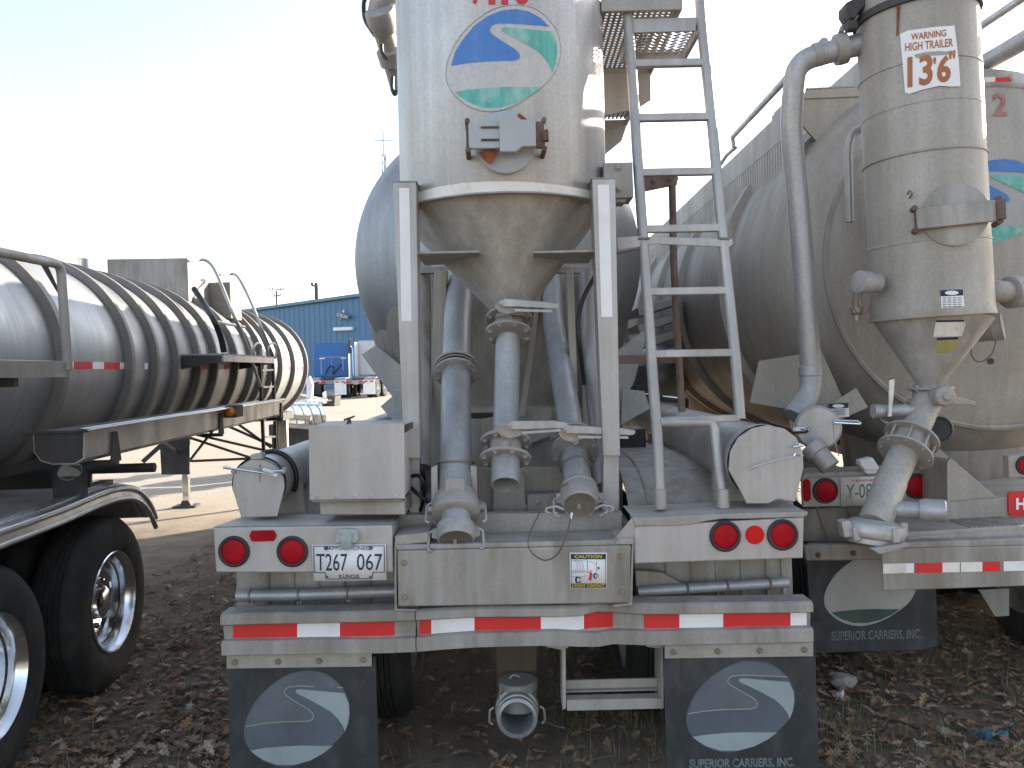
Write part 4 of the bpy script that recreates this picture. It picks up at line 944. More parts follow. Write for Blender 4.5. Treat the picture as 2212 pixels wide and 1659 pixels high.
# wheels, polished deep rims
for y in (3.72, 4.97):
    tk('axle', MB().cyl((-1.0, y, .51), (1.0, y, .51), .065, 20), M['steel_dark'])
    for s in (1, -1):
        for x, outer in ((1.11, 1), (.77, 0)):
            mb = MB(); tyre(mb, (s * x, y, .52), .52, .28); wh = tk('wheel', mb, M['tyre'])
            e = s * (x + .135)
            if outer:
                mb = MB().lathe((e, y, .52), (-s, 0, 0), [(.0, .302), (-.006, .297), (-.004, .288), (.012, .280), (.03, .268), (.05, .262), (.075, .258), (.082, .246), (.13, .235), (.145, .215), (.15, .12), (.155, .11), (.06, .095), (.045, .07), (.045, 0)], 64, cap=False)
                rm = obj('rim', mb, M['polish'], wh)
                mb = MB()
                for k in range(10):
                    a = 2 * math.pi * k / 10; c = V((e - s * .148, y + math.cos(a) * .165, .52 + math.sin(a) * .165)); mb.lathe(c, (s, 0, 0), [(0, .019), (.03, .017), (.034, .008)], 6)
                obj('wheel_nut', mb, M['polish'], wh)
            else: obj('rim', MB().lathe((s * x - .12, y, .52), (1, 0, 0), [(0, .29), (.1, .26), (.1, .0)], 32, cap=False), M['alu_dirty'], wh)
# mudguard over both wheels
arc = [(2.75, .95), (2.82, 1.07), (2.95, 1.15), (3.1, 1.19), (3.7, 1.195), (4.3, 1.2), (4.75, 1.215), (5.0, 1.21), (5.2, 1.18), (5.35, 1.12), (5.47, 1.03), (5.55, .93)]
for s in (1, -1):
    xi, xo = s * .55, s * 1.275
    path = spl([V((0, y, z)) for y, z in arc], 4)
    mb = MB(); pp = [V((xi, p.y, p.z)) for p in path]; mb.prism(pp + [V((xi, p.y, p.z - .006)) for p in path[::-1]], (xo - xi, 0, 0))
    fd = tk('fender', mb, M['band'], 0, None, 50)
    mb = MB()
    for dx, dz, r in ((0, -.012, .022), (-.055, .004, .017), (-.1, .004, .011), (.004, -.075, .016)): mb.tube([V((xo + s * dx, p.y, p.z + dz)) for p in path], r, 10)
    mb.prism([V((xo, p.y, p.z - .01)) for p in path] + [V((xo, p.y, p.z - .09)) for p in path[::-1]], (s * .006, 0, 0))
    obj('fender_trim', mb, M['trim'], fd)
# hose tray
y0, y1, x0, x1 = 4.3, 8.75, 1.16, 1.41
prof = [(x0, 1.60), (x0, 1.50), (x0 + .03, 1.455), (x0 + .09, 1.435), (x1 - .05, 1.435), (x1 - .01, 1.46), (x1, 1.60), (x1 + .004, 1.60), (x1 + .004, 1.455), (x1 - .045, 1.428), (x0 + .085, 1.428), (x0 + .025, 1.449), (x0 - .006, 1.498), (x0 - .006, 1.60)]
mb = MB().prism([V((x, y0, z)) for x, z in prof], (0, y1 - y0, 0)); tr = tk('hose_tray', mb, M['band'], 0, None, 30)
mb = MB().prism([V((x, y0 - .004, z)) for x, z in prof[:7]], (0, .008, 0)); mb.box((x0 - .05, y0 - .02, 1.592), (x1 + .012, y0 + .02, 1.606)); obj('tray_end', mb, M['steel_dark'], tr, .002)
obj('tray_lip', MB().box((x1 - .002, y0, 1.6), (x1 + .05, y1, 1.612)).box((x1 - .03, y0, 1.607), (x1 + .0, y1, 1.616)), M['polish'], tr, .003)
for y in (4.62, 6.55, 8.62): obj('tray_bracket', MB().prism([V((x1 + .004, y, 1.57)), V((x1 + .004, y + .05, 1.57)), V((x1 + .004, y + .09, 1.40)), V((x1 + .004, y - .04, 1.40))], (.012, 0, 0)).box((x0 + .1, y, 1.385), (x1 + .02, y + .05, 1.41)), M['steel_dark'], tr, .003)
for y in (4.8, 6.6, 8.4): obj('tray_arm', MB().bar((.25, y, 1.24), (x0 + .05, y, 1.45), .06, .05), M['steel_dark'], tr)
mb = MB(); c = TX(500, 888, 1.43); mb.box((1.415, c.y - .12, c.z - .05), (1.5, c.y + .1, c.z + .05)); ml = tk('marker_lamp', mb, M['steel_dark'], .006)
obj('lens', MB().lathe((1.455, c.y - .12, c.z), (0, -1, 0), [(0, .042), (.02, .040), (.03, .025), (.032, 0)], 24), M['amber'], ml)
# flap in front of the wheels with a pale emblem
a, b_ = TY(112, 1000, 4.62), TY(186, 1000, 4.62)
mb = MB().box((a.x, 4.62, 1.21), (b_.x, 4.63, 1.50)); fl = tk('mud_flap', mb, M['flap'])
fn = lambda u, v, l: TY(u, v, 4.62 - l)
mb = MB(); logo(mb, 124, 996, 178, 1038, fn, {'edge': 0, 'blue': 0, 'green': 1, 'base': 1}, .002); obj('flap_print', mb, [M['flap_white'], M['flap_green']], fl, sharp=180)
tk('cross_tube', MB().cyl((.3, 5.2, 1.30), (1.42, 5.2, 1.30), .03, 16), M['steel_dark'])
# landing gear
yl = 11.75
for x in (-.68, .72):
    g0 = gz(*(LO + RG * x + FW * yl).xy)
    mb = MB().box((x - .06, yl - .06, .62), (x + .06, yl + .06, 1.24)); lg = tk('landing_leg', mb, M['band'], .006)
    obj('leg_sleeve', MB().box((x - .042, yl - .042, .06 + g0), (x + .042, yl + .042, .62)), M['polish'], lg, .004)
    obj('foot', MB().box((x - .16, yl - .12, g0 + .005), (x + .16, yl + .12, g0 + .03)).prism([V((x - .08, yl - .06, g0 + .03)), V((x + .08, yl - .06, g0 + .03)), V((x + .045, yl - .06, g0 + .1)), V((x - .045, yl - .06, g0 + .1))], (0, .12, 0)), M['steel_dark'], lg)
for a, b_ in (((-.66, 1.08), (.70, .72)), ((-.2, 1.22), (.70, .78)), ((-.66, .66), (.7, .68)), ((-.66, 1.02), (.7, .52)), ((-.6, .68), (-.15, 1.24)), ((.0, 1.24), (.55, .82))):
    tk('brace', MB().bar((a[0], yl - .03, a[1]), (b_[0], yl - .03, b_[1]), .035, .02), M['steel_dark'])
tk('brace', MB().bar((-.66, yl, .68), (-.4, 9.6, 1.3), .035, .03), M['steel_dark']); tk('brace', MB().bar((.7, yl, .68), (.55, yl + .3, 1.3), .05, .03), M['rust'])
mb = MB(); a, b_ = TY(343, 940, 11.2), TY(412, 1025, 11.2); mb.prism([V((a.x, 11.2, 1.25)), V((b_.x, 11.2, 1.25)), V((b_.x - .02, 11.2, b_.z)), V((a.x + .02, 11.2, b_.z + .01))], (0, .03, 0)); tk('guard_panel', mb, M['rubber'])
tk('support_rod', MB().bar(TY(308, 998, 10.9), TY(352, 958, 11.0), .05, .05), M['steel_dark'])
# ladder, catwalks, rails
lad = tk('ladder', MB().bar(TX(561, 770, 1.16), TX(570, 982, 1.16), .03, .045).bar(TX(589, 768, 1.16), TX(596, 980, 1.16), .03, .045), M['steel_dark'])
for v in (800, 836, 872, 908, 944): obj('rung', MB().bar(TX(564 + (v - 770) * .04, v, 1.16), TX(591 + (v - 770) * .03, v - 1, 1.16), .02, .02), M['band'], lad)
for u in (553, 585): obj('grab_hoop', MB().tube(spl([TX(u - 4, 775, 1.17), TX(u - 5, 752, 1.17), TX(u + 3, 741, 1.17), TX(u + 11, 748, 1.17), TX(u + 10, 775, 1.17)], 5), .012, 8), M['band'], lad)
a, b_ = TX(478, 765, 1.18), TX(588, 770, 1.18)
pl = tk('catwalk', MB().box((.76, a.y, 2.06), (1.2, b_.y, 2.075)).box((1.18, a.y, 2.0), (1.2, b_.y, 2.075)), M['band'], .002)
obj('catwalk_bracket', MB().prism([V((1.19, a.y, 2.055)), V((1.19, a.y, 2.0)), V((.76, a.y, 1.93)), V((.76, a.y, 2.05))], (0, .03, 0)).prism([V((1.19, b_.y - .03, 2.055)), V((1.19, b_.y - .03, 2.0)), V((.76, b_.y - .03, 1.93)), V((.76, b_.y - .03, 2.05))], (0, .03, 0)), M['steel_dark'], pl)
for pts in ([(407, 564, .55), (432, 561, .6), (450, 566, .7), (468, 592, .85), (500, 670, 1.05), (530, 740, 1.14), (563, 835, 1.16)], [(475, 593, .55), (500, 592, .62), (515, 600, .75), (540, 648, .95), (566, 712, 1.1), (590, 768, 1.16)]):
    tk('handrail', MB().tube(spl([TX(*p) for p in pts], 6), .017, 10), M['band'])
tk('vapour_hose', MB().tube(spl([TX(419, 624, .6), TX(440, 655, .75), (TX(462, 692, .95)), TX(476, 725, .985), TX(484, 760, 1.0)], 6), .03, 12), M['hose'])
tk('cross_bar', MB().tube([TX(468, 695, .98), TX(527, 706, .98)], .018, 10), M['band'])
a, b_ = TY(231, 560, 9.0), TY(405, 560, 9.0)
mb = MB().box((a.x, 9.0, 2.6), (b_.x, 9.03, a.z)).box((b_.x - .02, 9.03, 2.5), (b_.x, 10.2, a.z)).box((a.x, 9.03, 2.5), (a.x + .02, 10.2, a.z)); sp = tk('spill_box', mb, M['alu_dirty'], .004)
tk('spill_box', MB().box((-.25, 9.7, 2.55), (.62, 10.15, 2.98)), M['ringband'], .006)
tk('vent_cap', MB().lathe((-.12, 7.6, TZ + .77), (0, 0, 1), [(0, .05), (.1, .05), (.1, .09), (.2, .095), (.215, .05), (.22, 0)], 24), M['polish'])
mb = MB().tube(fillet([TX(-120, 520, 1.22), TX(0, 545, 1.22), TX(131, 572, 1.22), TX(147, 800, 1.25)], .06), .024, 14); tk('guard_rail', mb, M['alu_dirty'])
mb = MB().prism([TX(84, 566, 1.21), TX(98, 566, 1.21), TX(137, 650, 1.0), TX(128, 640, 1.0)], (0, .01, .0)); tk('rail_bracket', mb, M['band'])
a, b_ = TX(-150, 785, 1.25), TX(143, 783, 1.25)
cw = tk('catwalk', MB().box((.76, a.y, 1.95), (1.25, b_.y, 1.962)).box((1.23, a.y, 1.885), (1.252, b_.y, 1.97)), M['band'], .002)
obj('catwalk_bracket', MB().box((.9, b_.y - .45, 1.84), (1.22, b_.y - .41, 1.945)).box((.9, a.y + .3, 1.84), (1.22, a.y + .34, 1.945)), M['steel_dark'], cw)

# ================================================================== behind it: a bare chassis, two tractors, a metal building, poles
def fpx(mb, uv, Y, dep, m=0): return mb.fp(uv, Y, dep, m)
YC = 14.6; g0 = gz(-4, YC)
CH = thing('trailer_chassis', 'low trailer chassis with ribbed silver fender, twin tubes and black flap behind the ringed tanker', 'trailer', (P(650, 960, YC).x, YC, g0))
ad = lambda n, mb, mt, bv=0, par=None: obj(n, mb, mt, par or CH, bv)
a = P(622, 905, YC); b_ = P(712, 868, YC)
arc = [(a.x, 0), (a.x, 0)]
x0, x1 = P(604, 900, YC).x, P(706, 900, YC).x; zt = P(650, 872, YC).z
pa = spl([V((x1 + .02, YC + .0, zt - .62)), V((x1, YC + .02, zt - .35)), V((x1 - .06, YC + .05, zt - .12)), V((x1 - .2, YC + .2, zt - .02)), V((x1 - .3, YC + .9, zt)), V((x1 - .3, YC + 1.8, zt))], 5)
mb = MB().prism(pa + [p + V((-.01, 0, -.02)) for p in pa[::-1]], (-.75, .25, .03)); fd = ad('fender', mb, M['polish'])
mb = MB()
for k in range(4): mb.tube([p + V((-.1 - k * .17, .02 + k * .06, .008)) for p in pa[3:]], .014, 6)
ad('fender_rib', mb, M['polish'], 0, fd)
for v in (902, 921): ad('frame_tube', MB().cyl(P(598, v - 4, YC - .3), P(672, v + 2, YC - .3), .045, 16), M['band'])
ad('tube_head', MB().fp([(588, 890), (598, 888), (600, 930), (590, 934)], YC - .4, .2), M['band'], .03)
ad('mud_flap', MB().fp([(586, 932), (672, 928), (672, 1010), (590, 1015)], YC - .1, .02), M['rubber'])
ad('hanger_rod', MB().tube([P(607, 936, YC - .15), P(613, 955, YC - .15), P(620, 975, YC - .15)], .02, 10), M['alu'])
ad('deck', MB().fp([(600, 858), (638, 852), (690, 862), (700, 872), (610, 872)], YC + 2.2, .5), M['alu_dirty'], .02)
ad('deck', MB().fp([(668, 866), (724, 856), (722, 878), (690, 878)], YC + 2.6, .6), M['steel_dark'], .02)
ad('support_post', MB().fp([(661, 820), (668, 812), (675, 830), (673, 864), (663, 864)], YC + 2.0, .12), M['white'], .01)
ad('marker_post', MB().fp([(696, 848), (702, 846), (703, 860), (697, 862)], YC + 2.5, .08), M['white'], .01)
ad('frame_rail', MB().box((P(600, 900, YC).x - .2, YC + .1, g0 + .75), (P(690, 900, YC).x, YC + .35, g0 + .95)), M['steel_dark'])
for dx in (0, .35): 
    mb = MB(); tyre(mb, (P(620, 960, YC).x + dx, YC + 1.1, g0 + .5), .5, .27); ad('wheel', mb, M['tyre'])

def tractor(cu, cabu, Y, paint_, label, rz, day, flaps, stack=True):
    c = P(cu, 850, Y); g = gz(c.x, c.y); R = thing('truck_tractor', label, 'truck', (c.x, c.y, g), rz)
    LOCAL.add(R.name)
    k = lambda n, mb, mt, bv=0, par=None: obj(n, mb, mt, par or R, bv)
    hw = 1.12; zr = P(cu, 736, Y).z - g; zc = 1.15; y0 = 3.2
    if not day:
        pr = [(-hw, zc), (hw, zc), (hw, zr - .35), (hw - .1, zr - .1), (hw - .35, zr), (-hw + .35, zr), (-hw + .1, zr - .1), (-hw, zr - .35)]
        cab = k('cab', MB().prism([V((x, y0, z)) for x, z in pr], (0, 2.1, 0)), M[paint_], .04)
        k('hood', MB().prism([V((-.85, y0 + 2.1, 1.0)), V((.85, y0 + 2.1, 1.0)), V((.95, y0 + 2.1, 1.9)), V((-.95, y0 + 2.1, 1.9))], (0, 1.9, 0)), M[paint_], .08)
        mb = MB(); z = 2.45
        for x in (-.62, .62): mb.box((x - .16, y0 - .02, zr - .95), (x + .16, y0, zr - .88))
        k('cab_light', mb, M['paper'], 0, cab)
        mb = MB().box((-.7, y0 - .015, 2.3), (.6, y0, 2.33)).box((-.7, y0 - .015, 1.3), (-.66, y0, 2.3)).box((.56, y0 - .015, 1.5), (.6, y0, 2.3)).box((-.08, y0 - .01, 1.6), (-.06, y0, 2.25)); k('rear_panel_trim', mb, M['alu'], 0, cab)
        k('air_line', MB().tube(spl([V((-.45, y0 - .06, 1.3)), V((-.2, y0 - .1, 1.75)), V((.05, y0 - .12, 1.7)), V((.0, y0 - .1, 1.3)), V((.5, y0 - .08, 1.9))], 6), .03, 8), M['hose'])
    else:
        cab = k('cab', MB().box((-hw, y0 + .3, zc), (hw, y0 + 1.9, zr + .15)), M[paint_], .1)
        k('fairing', MB().prism([V((-hw, y0 - .2, zc)), V((-hw + .05, y0 - .2, zc)), V((-hw + .05, y0 - .2, zr + .05)), V((-hw, y0 - .2, zr + .05))], (0, .6, 0)).prism([V((hw - .05, y0 - .2, zc)), V((hw, y0 - .2, zc)), V((hw, y0 - .2, zr + .05)), V((hw - .05, y0 - .2, zr + .05))], (0, .6, 0)), M['paper'], .02)
        k('hood', MB().box((-.85, y0 + 1.9, 1.0), (.85, y0 + 3.6, 1.85)), M[paint_], .1)
    if stack:
        st = k('exhaust_stack', MB().tube([V((hw - .12, y0 - .12, 1.1)), V((hw - .12, y0 - .12, 2.5))], .12, 20), M['polish'])
        obj('stack_pipe', MB().tube([V((hw - .12, y0 - .12, 2.5)), V((hw - .12, y0 - .12, zr + .0)), V((hw - .05, y0 - .25, zr + .2))], .07, 14), M['rust'], st)
    for x in (-.43, .43): k('frame_rail', MB().box((x - .05, -.3, .72), (x + .05, 7.0, .98)), M['black'])
    k('rear_crossmember', MB().box((-.6, -.34, .78), (.6, -.3, .98)), M['alu_dirty'])
    mb = MB()
    for x in (-.45, .25): mb.box((x, -.37, .84), (x + .2, -.34, .92))
    k('tail_light', mb, M['lens2'])
    k('fifth_wheel', MB().lathe((0, 1.0, 1.02), V((0, -.15, 1)), [(0, .5), (.08, .5), (.1, .42)], 28).box((-.35, .3, .98), (.35, .6, 1.06)), M['steel_dark'])
    for y in (.45, 1.75):
        for x in (-.93, -.62, .62, .93):
            mb = MB(); tyre(mb, (x, y, .5), .5, .27); wh = k('wheel', mb, M['tyre'])
            if abs(x) > .9: obj('rim', MB().lathe((x + (.135 if x > 0 else -.135), y, .5), (-1 if x > 0 else 1, 0, 0), [(0, .29), (.04, .26), (.12, .24), (.12, 0)], 28, cap=False), M['polish'], wh)
    for s in (-1, 1):
        mb = MB(); tyre(mb, (s * 1.0, 5.9, .5), .5, .27); k('wheel', mb, M['tyre'])
        k('quarter_fender', MB().prism([V((s * .55, y, z)) for y, z in ((-.35, .9), (-.15, 1.1), (.5, 1.13), (.5, 1.11), (-.14, 1.08), (-.33, .88))], (s * .6, 0, 0)), M['alu'])
    for x, mt in flaps:
        f = k('mud_flap', MB().box((x - .33, -.34, .2), (x + .33, -.32, .93)), M[mt])
        obj('flap_bar', MB().box((x - .33, -.37, .88), (x + .33, -.34, .97)), M['white'], f)
        obj('flap_light', MB().box((x - .26, -.39, .86), (x - .06, -.37, .93)).box((x + .06, -.39, .86), (x + .26, -.37, .93)), M['red'], f)
    for s in (-1, 1): k('fuel_tank', MB().cyl((s * .85, 3.3, .72), (s * .85, 4.9, .72), .3, 24), M['polish'])
    return R
tractor(713, 713, 44.5, 'trk_blue', 'bright blue sleeper cab tractor parked facing the blue building', rad(9), False, [(-.78, 'rubber'), (.78, 'white')])
tractor(771, 790, 43.5, 'trk_white', 'silver grey tractor with white mud flaps parked right of the blue sleeper cab', rad(-8), True, [(-.8, 'white'), (.8, 'white')], False)

# metal building: wall receding to the left
A = V((P(566, 700, 74).x, 74)); B = V((P(766, 700, 64).x, 64)); dv = (B - A).normalized(); A2 = A - dv * 9; B2 = A + dv * 26; nv = V((-dv.y, dv.x))
if nv.y < 0: nv = -nv
WHT = 8.05; gb = .4
BD = thing('metal_building', 'long blue metal warehouse with ribbed siding behind the parked tractors', 'building', (A.x, A.y, 0))
Lw = (B2 - A2).length; prof = []; x = 0
while x < Lw:
    prof += [(x, 0), (x + .05, -.045), (x + .12, -.045), (x + .17, 0)]; x += .8
w3 = lambda t, o, z: V((A2.x + dv.x * t + nv.x * o, A2.y + dv.y * t + nv.y * o, z))
mb = MB(); n = len(prof)
mb.add([w3(t, o, gb - .6) for t, o in prof] + [w3(t, o, WHT) for t, o in prof], [(i, i + 1, n + i + 1, n + i) for i in range(n - 1)])
mb.add([w3(0, 0, 0), w3(0, 30, 0), w3(0, 30, WHT), w3(0, 0, WHT), w3(Lw, 0, 0), w3(Lw, 30, 0), w3(Lw, 30, WHT), w3(Lw, 0, WHT)], [(0, 1, 2, 3), (4, 5, 6, 7), (1, 5, 6, 2)])
wl = obj('wall', mb, M['bldg'], BD)
mb = MB().add([w3(-.3, -.35, WHT + .02), w3(Lw + .3, -.35, WHT + .02), w3(Lw + .3, 15, WHT + 1.2), w3(-.3, 15, WHT + 1.2), w3(Lw + .3, 30.3, WHT), w3(-.3, 30.3, WHT)], [(0, 1, 2, 3), (3, 2, 4, 5)]); rf = obj('roof', mb, M['bldg_trim'], BD)
obj('eave_trim', MB().prism([w3(-.3, -.36, WHT + .03), w3(-.3, -.08, WHT + .03), w3(-.3, -.08, WHT - .28), w3(-.3, -.36, WHT - .2)], V((dv.x, dv.y, 0)) * (Lw + .6)), M['bldg_trim'], BD)
def on_wall(u, v, off=-.1):
    d = ray(u, v); q = V((A.x, A.y)) + nv * off - V((CAM.x, CAM.y)); t = q.dot(nv) / (d.x * nv.x + d.y * nv.y); return CAM + d * t
c = on_wall(742, 710); 
mb = MB().bar(on_wall(722, 711, -.15), on_wall(762, 709.5, -.15), .26, .22); obj('door_canopy', mb, M['paper'], BD)
mb = MB().bar(on_wall(728, 679, -.4), on_wall(752, 686, -.4), .28, .1).bar(on_wall(737, 690, -.2), on_wall(744, 680, -.4), .1, .2); obj('flood_lamp', mb, M['alu_dirty'], BD)
obj('wall_vent', MB().bar(on_wall(742, 670, -.1), on_wall(742, 675, -.1), .16, .1), M['paper'], BD)

def pole(u, vt, Y, wd, name, label, cat, arms, can=False):
    p = P(u, vt, Y); b_ = thing(name, label, cat, (p.x, p.y, 0)); o = V((p.x, p.y, 0))
    obj('pole', MB().tube([o, V((p.x, p.y, p.z * .5)), p], [wd * .62, wd * .56, wd * .5], 12), M['wood'], b_)
    for du0, du1, v in arms: obj('crossarm', MB().bar(P(u + du0, v, Y), P(u + du1, v - 2, Y), .14, .12), M['wood'], b_)
    for du0, du1, v in arms:
        for t in (0, .22, .78, 1): q = P(lerp(u + du0, u + du1, t), v - 1.5, Y); obj('insulator', MB().lathe(q, (0, 0, 1), [(0, .05), (.15, .09), (.3, .06), (.34, 0)], 10), M['steel_dark'], b_)
    if can:
        q = P(u - 11, 657, Y); obj('transformer', MB().lathe(q - V((0, 0, .6)), (0, 0, 1), [(0, .28), (1.0, .28), (1.06, .2), (1.1, 0)], 20), M['alu'], b_)
    return b_
pole(597, 628, 130, .28, 'utility_pole', 'thin distant utility pole with two crossarms above the blue roof', 'pole', [(-15, 16, 627), (-8, 9, 640)])
pole(683, 614, 88, .42, 'utility_pole', 'thick dark utility pole with grey transformer rising behind the blue roof', 'pole', [(-10, 1, 618)], True)
Y = 105; q = P(828, 303, Y); AN = thing('antenna_mast', 'slender lattice antenna mast left of the upright cylinder', 'antenna', (q.x, q.y, 0))
mb = MB()
for dx, dy in ((-.24, 0), (.24, 0), (0, .4)): mb.tube([V((q.x + dx, q.y + dy, 0)), V((q.x + dx, q.y + dy, P(828, 333, Y).z))], .06, 6)
z = 6.0
while z < P(828, 335, Y).z: mb.tube([V((q.x - .24, q.y, z)), V((q.x + .24, q.y, z + .5)), V((q.x, q.y + .4, z + .8)), V((q.x - .24, q.y, z + 1.1))], .035, 5); z += 1.1
obj('lattice', mb, M['steel_dark'], AN)
obj('whip', MB().tube([P(828, 335, Y), P(827.5, 282, Y)], .06, 6).tube([P(806, 304, Y), P(852, 303, Y)], .04, 6), M['steel_dark'], AN)
# ================================================================== the second dry bulk trailer, cropped by the right edge
RT = thing('tank_trailer', 'grey tank trailer at the right edge, warning sticker on its slim upright cylinder', 'trailer', (2.7, 6.4, 0))
def rt(name, mb, mat, bevel=0, parent=None, sharp=38): return obj(name, mb, mat, parent or RT, bevel, sharp)
RC = P(2130, 560, 4.7); RC = V((RC.x, 0, RC.z)); RR = 1.2
mb = MB().lathe((RC.x, 4.5, RC.z), (0, 1, 0), [(0, 0), (.01, .4), (.05, .8), (.09, .96), (.105, .985), (.13, 1.0), (.24, 1.12), (.4, RR - .02), (.5, RR), (2.6, RR), (5.2, RR), (9.5, RR), (10, RR * .8), (10.2, 0)], 96)
rtank = rt('tank', mb, M['alu_old'])
rt('weld_seam', MB().lathe((RC.x, 4.5, RC.z), (0, 1, 0), [(.088, .962), (.084, .975), (.09, .99), (.104, .992)], 96, cap=False), M['alu_dirty'], 0, rtank)
for y in (5.9, 7.4, 8.5, 9.7, 11): rt('stiffener_ring', MB().lathe((RC.x, y, RC.z), (0, 1, 0), [(0, RR), (.01, RR + .05), (.13, RR + .05), (.14, RR)], 80, cap=False), M['alu_old'], 0, rtank, 30)
# lower hopper drum behind the cylinder
rt('hopper', MB().lathe((RC.x + .05, 5.35, P(2130, 878, 4.75).z), (0, 0, -1), [(-.25, .5), (0, .64), (.005, .66), (.02, .66), (.025, .63), (.5, .58), (.9, .3)], 56), M['alu_dirty'])
for y in (9.2, 12.4): rt('hopper', MB().lathe((RC.x, y, RC.z - .6), (0, 0, -1), [(0, 1), (.5, .8), (1.1, .14)], 40), M['alu_dirty'])
# emblem, unit number, top strip on the head
hd = lambda r: 4.5 + float(np.interp(r, [0, .4, .8, .96, 1.0, 1.12, 1.18, 1.2], [0, .01, .05, .09, .13, .24, .4, .5]))
def head(u, v, l=0):
    Y = 4.55
    for _ in range(4):
        p = P(u, v, Y); r = math.hypot(p.x - RC.x, p.z - RC.z); Y = hd(r) - .002 - l
    return P(u, v, Y)
mb = MB(); logo(mb, 2020, 336, 2270, 533, head, {'edge': 0, 'blue': 1, 'green': 2, 'base': 2}, .003)
obj('road_emblem', mb, [M['flap_white'], M['blue'], M['green']], rtank, sharp=180)
mb = MB(); text(mb, 'A', 2104, 204, 2131, 253, lambda u, v: head(u, v, .003), 0, .02); text(mb, '2', 2145, 201, 2176, 250, lambda u, v: head(u, v, .003), 0, .02)
obj('unit_number', mb, M['fadedred'], rtank, sharp=180)
mb = MB().fp([(2095, 166), (2188, 158), (2190, 172), (2100, 182)], 4.62, .2); tp = rt('top_bracket', mb, M['alu_old'], .004)
mb = MB()
for a, b_, c in ((2098, 2116, 0), (2116, 2150, 1), (2150, 2182, 0)): mb.fp([(a, 168), (b_, 166), (b_, 178), (a, 181)], 4.616, .002, c)
obj('reflective_tape', mb, [M['red'], M['whitedirt']], tp)
for u, v, r in ((2124, 326, .008), (1970 + 170, 780, .011)): rt('bolt_hole', MB().lathe(head(u, v, 0), (0, -1, 0), [(0, r * 1.6), (.004, r * 1.6), (.005, 0)], 18), M['steel_dark'], 0, rtank)
# walkway box and side screen at the top left, handrails
Y = 4.9
mb = MB().fp([(1724, 195), (1875, 187), (1875, 208), (1724, 214)], Y, .5); dk = rt('walkway', mb, M['alu_old'], .004)
mb = MB()
for k in range(26): u = 1726 + k * 5.8; mb.fp([(u, 194 - k * .3), (u + 3, 194 - k * .3), (u + 3, 190 - k * .3), (u, 190 - k * .3)], Y + .01, .48)
obj('deck_teeth', mb, M['alu_old'], dk)
a = P(1726, 214, Y); 
mb = MB().fp([(1730, 214), (1870, 209), (1870, 420), (1800, 345), (1726, 262)], Y + .01, .02); rt('end_plate', mb, M['alu_old'])
xs_ = a.x; zt = a.z
mb = MB().box((xs_ - .008, Y, zt - .16), (xs_ + .004, Y + 6, zt + .02)).box((xs_ - .008, Y, zt - .62), (xs_ + .004, Y + 6, zt - .34))
for k in range(110): y = Y + k * .055; mb.box((xs_ - .006, y, zt - .34), (xs_ + .002, y + .042, zt - .16))
for k in range(5): z = zt - .34 + k * .04; mb.box((xs_ - .0035, Y, z), (xs_ - .0005, Y + 6, z + .028))
rt('side_screen', mb, M['alu_old'])
rx = P(1700, 166, 5.2).x
mb = MB().tube([P(1780, 90, 4.4), P(1703, 165, 5.1), P(1583, 296, 7.6)], .024, 12).tube([P(1583, 296, 7.6), P(1586, 318, 7.6)], .022, 10); rt('handrail', mb, M['alu'])
rt('handrail', MB().tube([P(2080, 82, 5.2), P(2100, 70, 5.0), P(2240, -25, 4.2)], .024, 12), M['alu'])
for pts in ([P(1545, 372, 8.2), P(1570, 335, 7.9), P(1590, 318, 7.6)],): rt('hook', MB().tube(pts, .018, 8), M['alu_old'])
rt('air_pipe', MB().tube(spl([P(2060, 165, 5.2), P(2120, 140, 5.0), P(2260, 60, 4.4)], 4), .055, 20), M['pipe'])
rt('tie_wire', MB().tube(spl([P(2118, 146, 4.95), P(2122, 122, 4.95), P(2140, 110, 4.95)], 4), .005, 6), M['black'])
# slim dust cylinder
D0 = P(1968, -160, 3.95); D1 = P(2012, 688, 3.95); dn = (D0 - D1).normalized(); DR = .272; DL = (D0 - D1).length
mb = MB().lathe(D1, dn, [(0, DR + .006), (.004, DR + .008), (.05, DR + .002), (.35, DR), (.352, DR + .003), (.36, DR + .003), (.365, DR - .001), (DL, DR - .004)], 72)
dc = rt('dust_collector', mb, M['alu_old'])
def dz(v): return (P(1985, v, 3.95 - DR) - D1).dot(dn)
mb = MB()
for v, s in ((124, .0025), (216, .001), (322, .006)): mb.ring(D1 + dn * dz(v), dn, DR - .001, s, 72, 8)
obj('weld_seam', mb, M['alu_dirty'], dc)
t0 = dz(-6)
mb = MB().lathe(D1 + dn * t0, dn, [(0, DR), (.002, DR + .012), (.035, DR + .014), (.037, DR)], 72, cap=False); obj('clamp_band', mb, M['steel_dark'], dc)
dcy = lambda u, v, l=0: hit_cyl(u, v, D1, D0, DR + .0035 + l)
mb = MB(); decal(mb, [(1944, 74), (1960, 66), (1990, 62), (2020, 58), (2062, 55), (2066, 88), (2071, 130), (2075, 186), (2055, 187), (2030, 185), (1995, 193), (1963, 203), (1955, 200), (1950, 140)], lambda u, v: dcy(u, v), 0, 10)
T1 = lambda u, v: dcy(u, v, .0018)
def ttext(s, u0, v0, u1, v1, sk, m=1, b_=.02): text(mb, s, u0, v0, u1, v1, T1, m, b_, skew=sk, dx=8)
ttext('WARNING', 1968, 72, 2044, 87, -9); ttext('HIGH TRAILER', 1955, 93, 2059, 111, -11, 1, .015)
ttext('13', 1960, 123, 2015, 190, -8, 2, .03); ttext("6", 2024, 121, 2054, 180, -4, 2, .035); ttext("'", 2016, 124, 2022, 138, 0, 2, .02); ttext('"', 2050, 110, 2064, 128, -2, 2, .02)
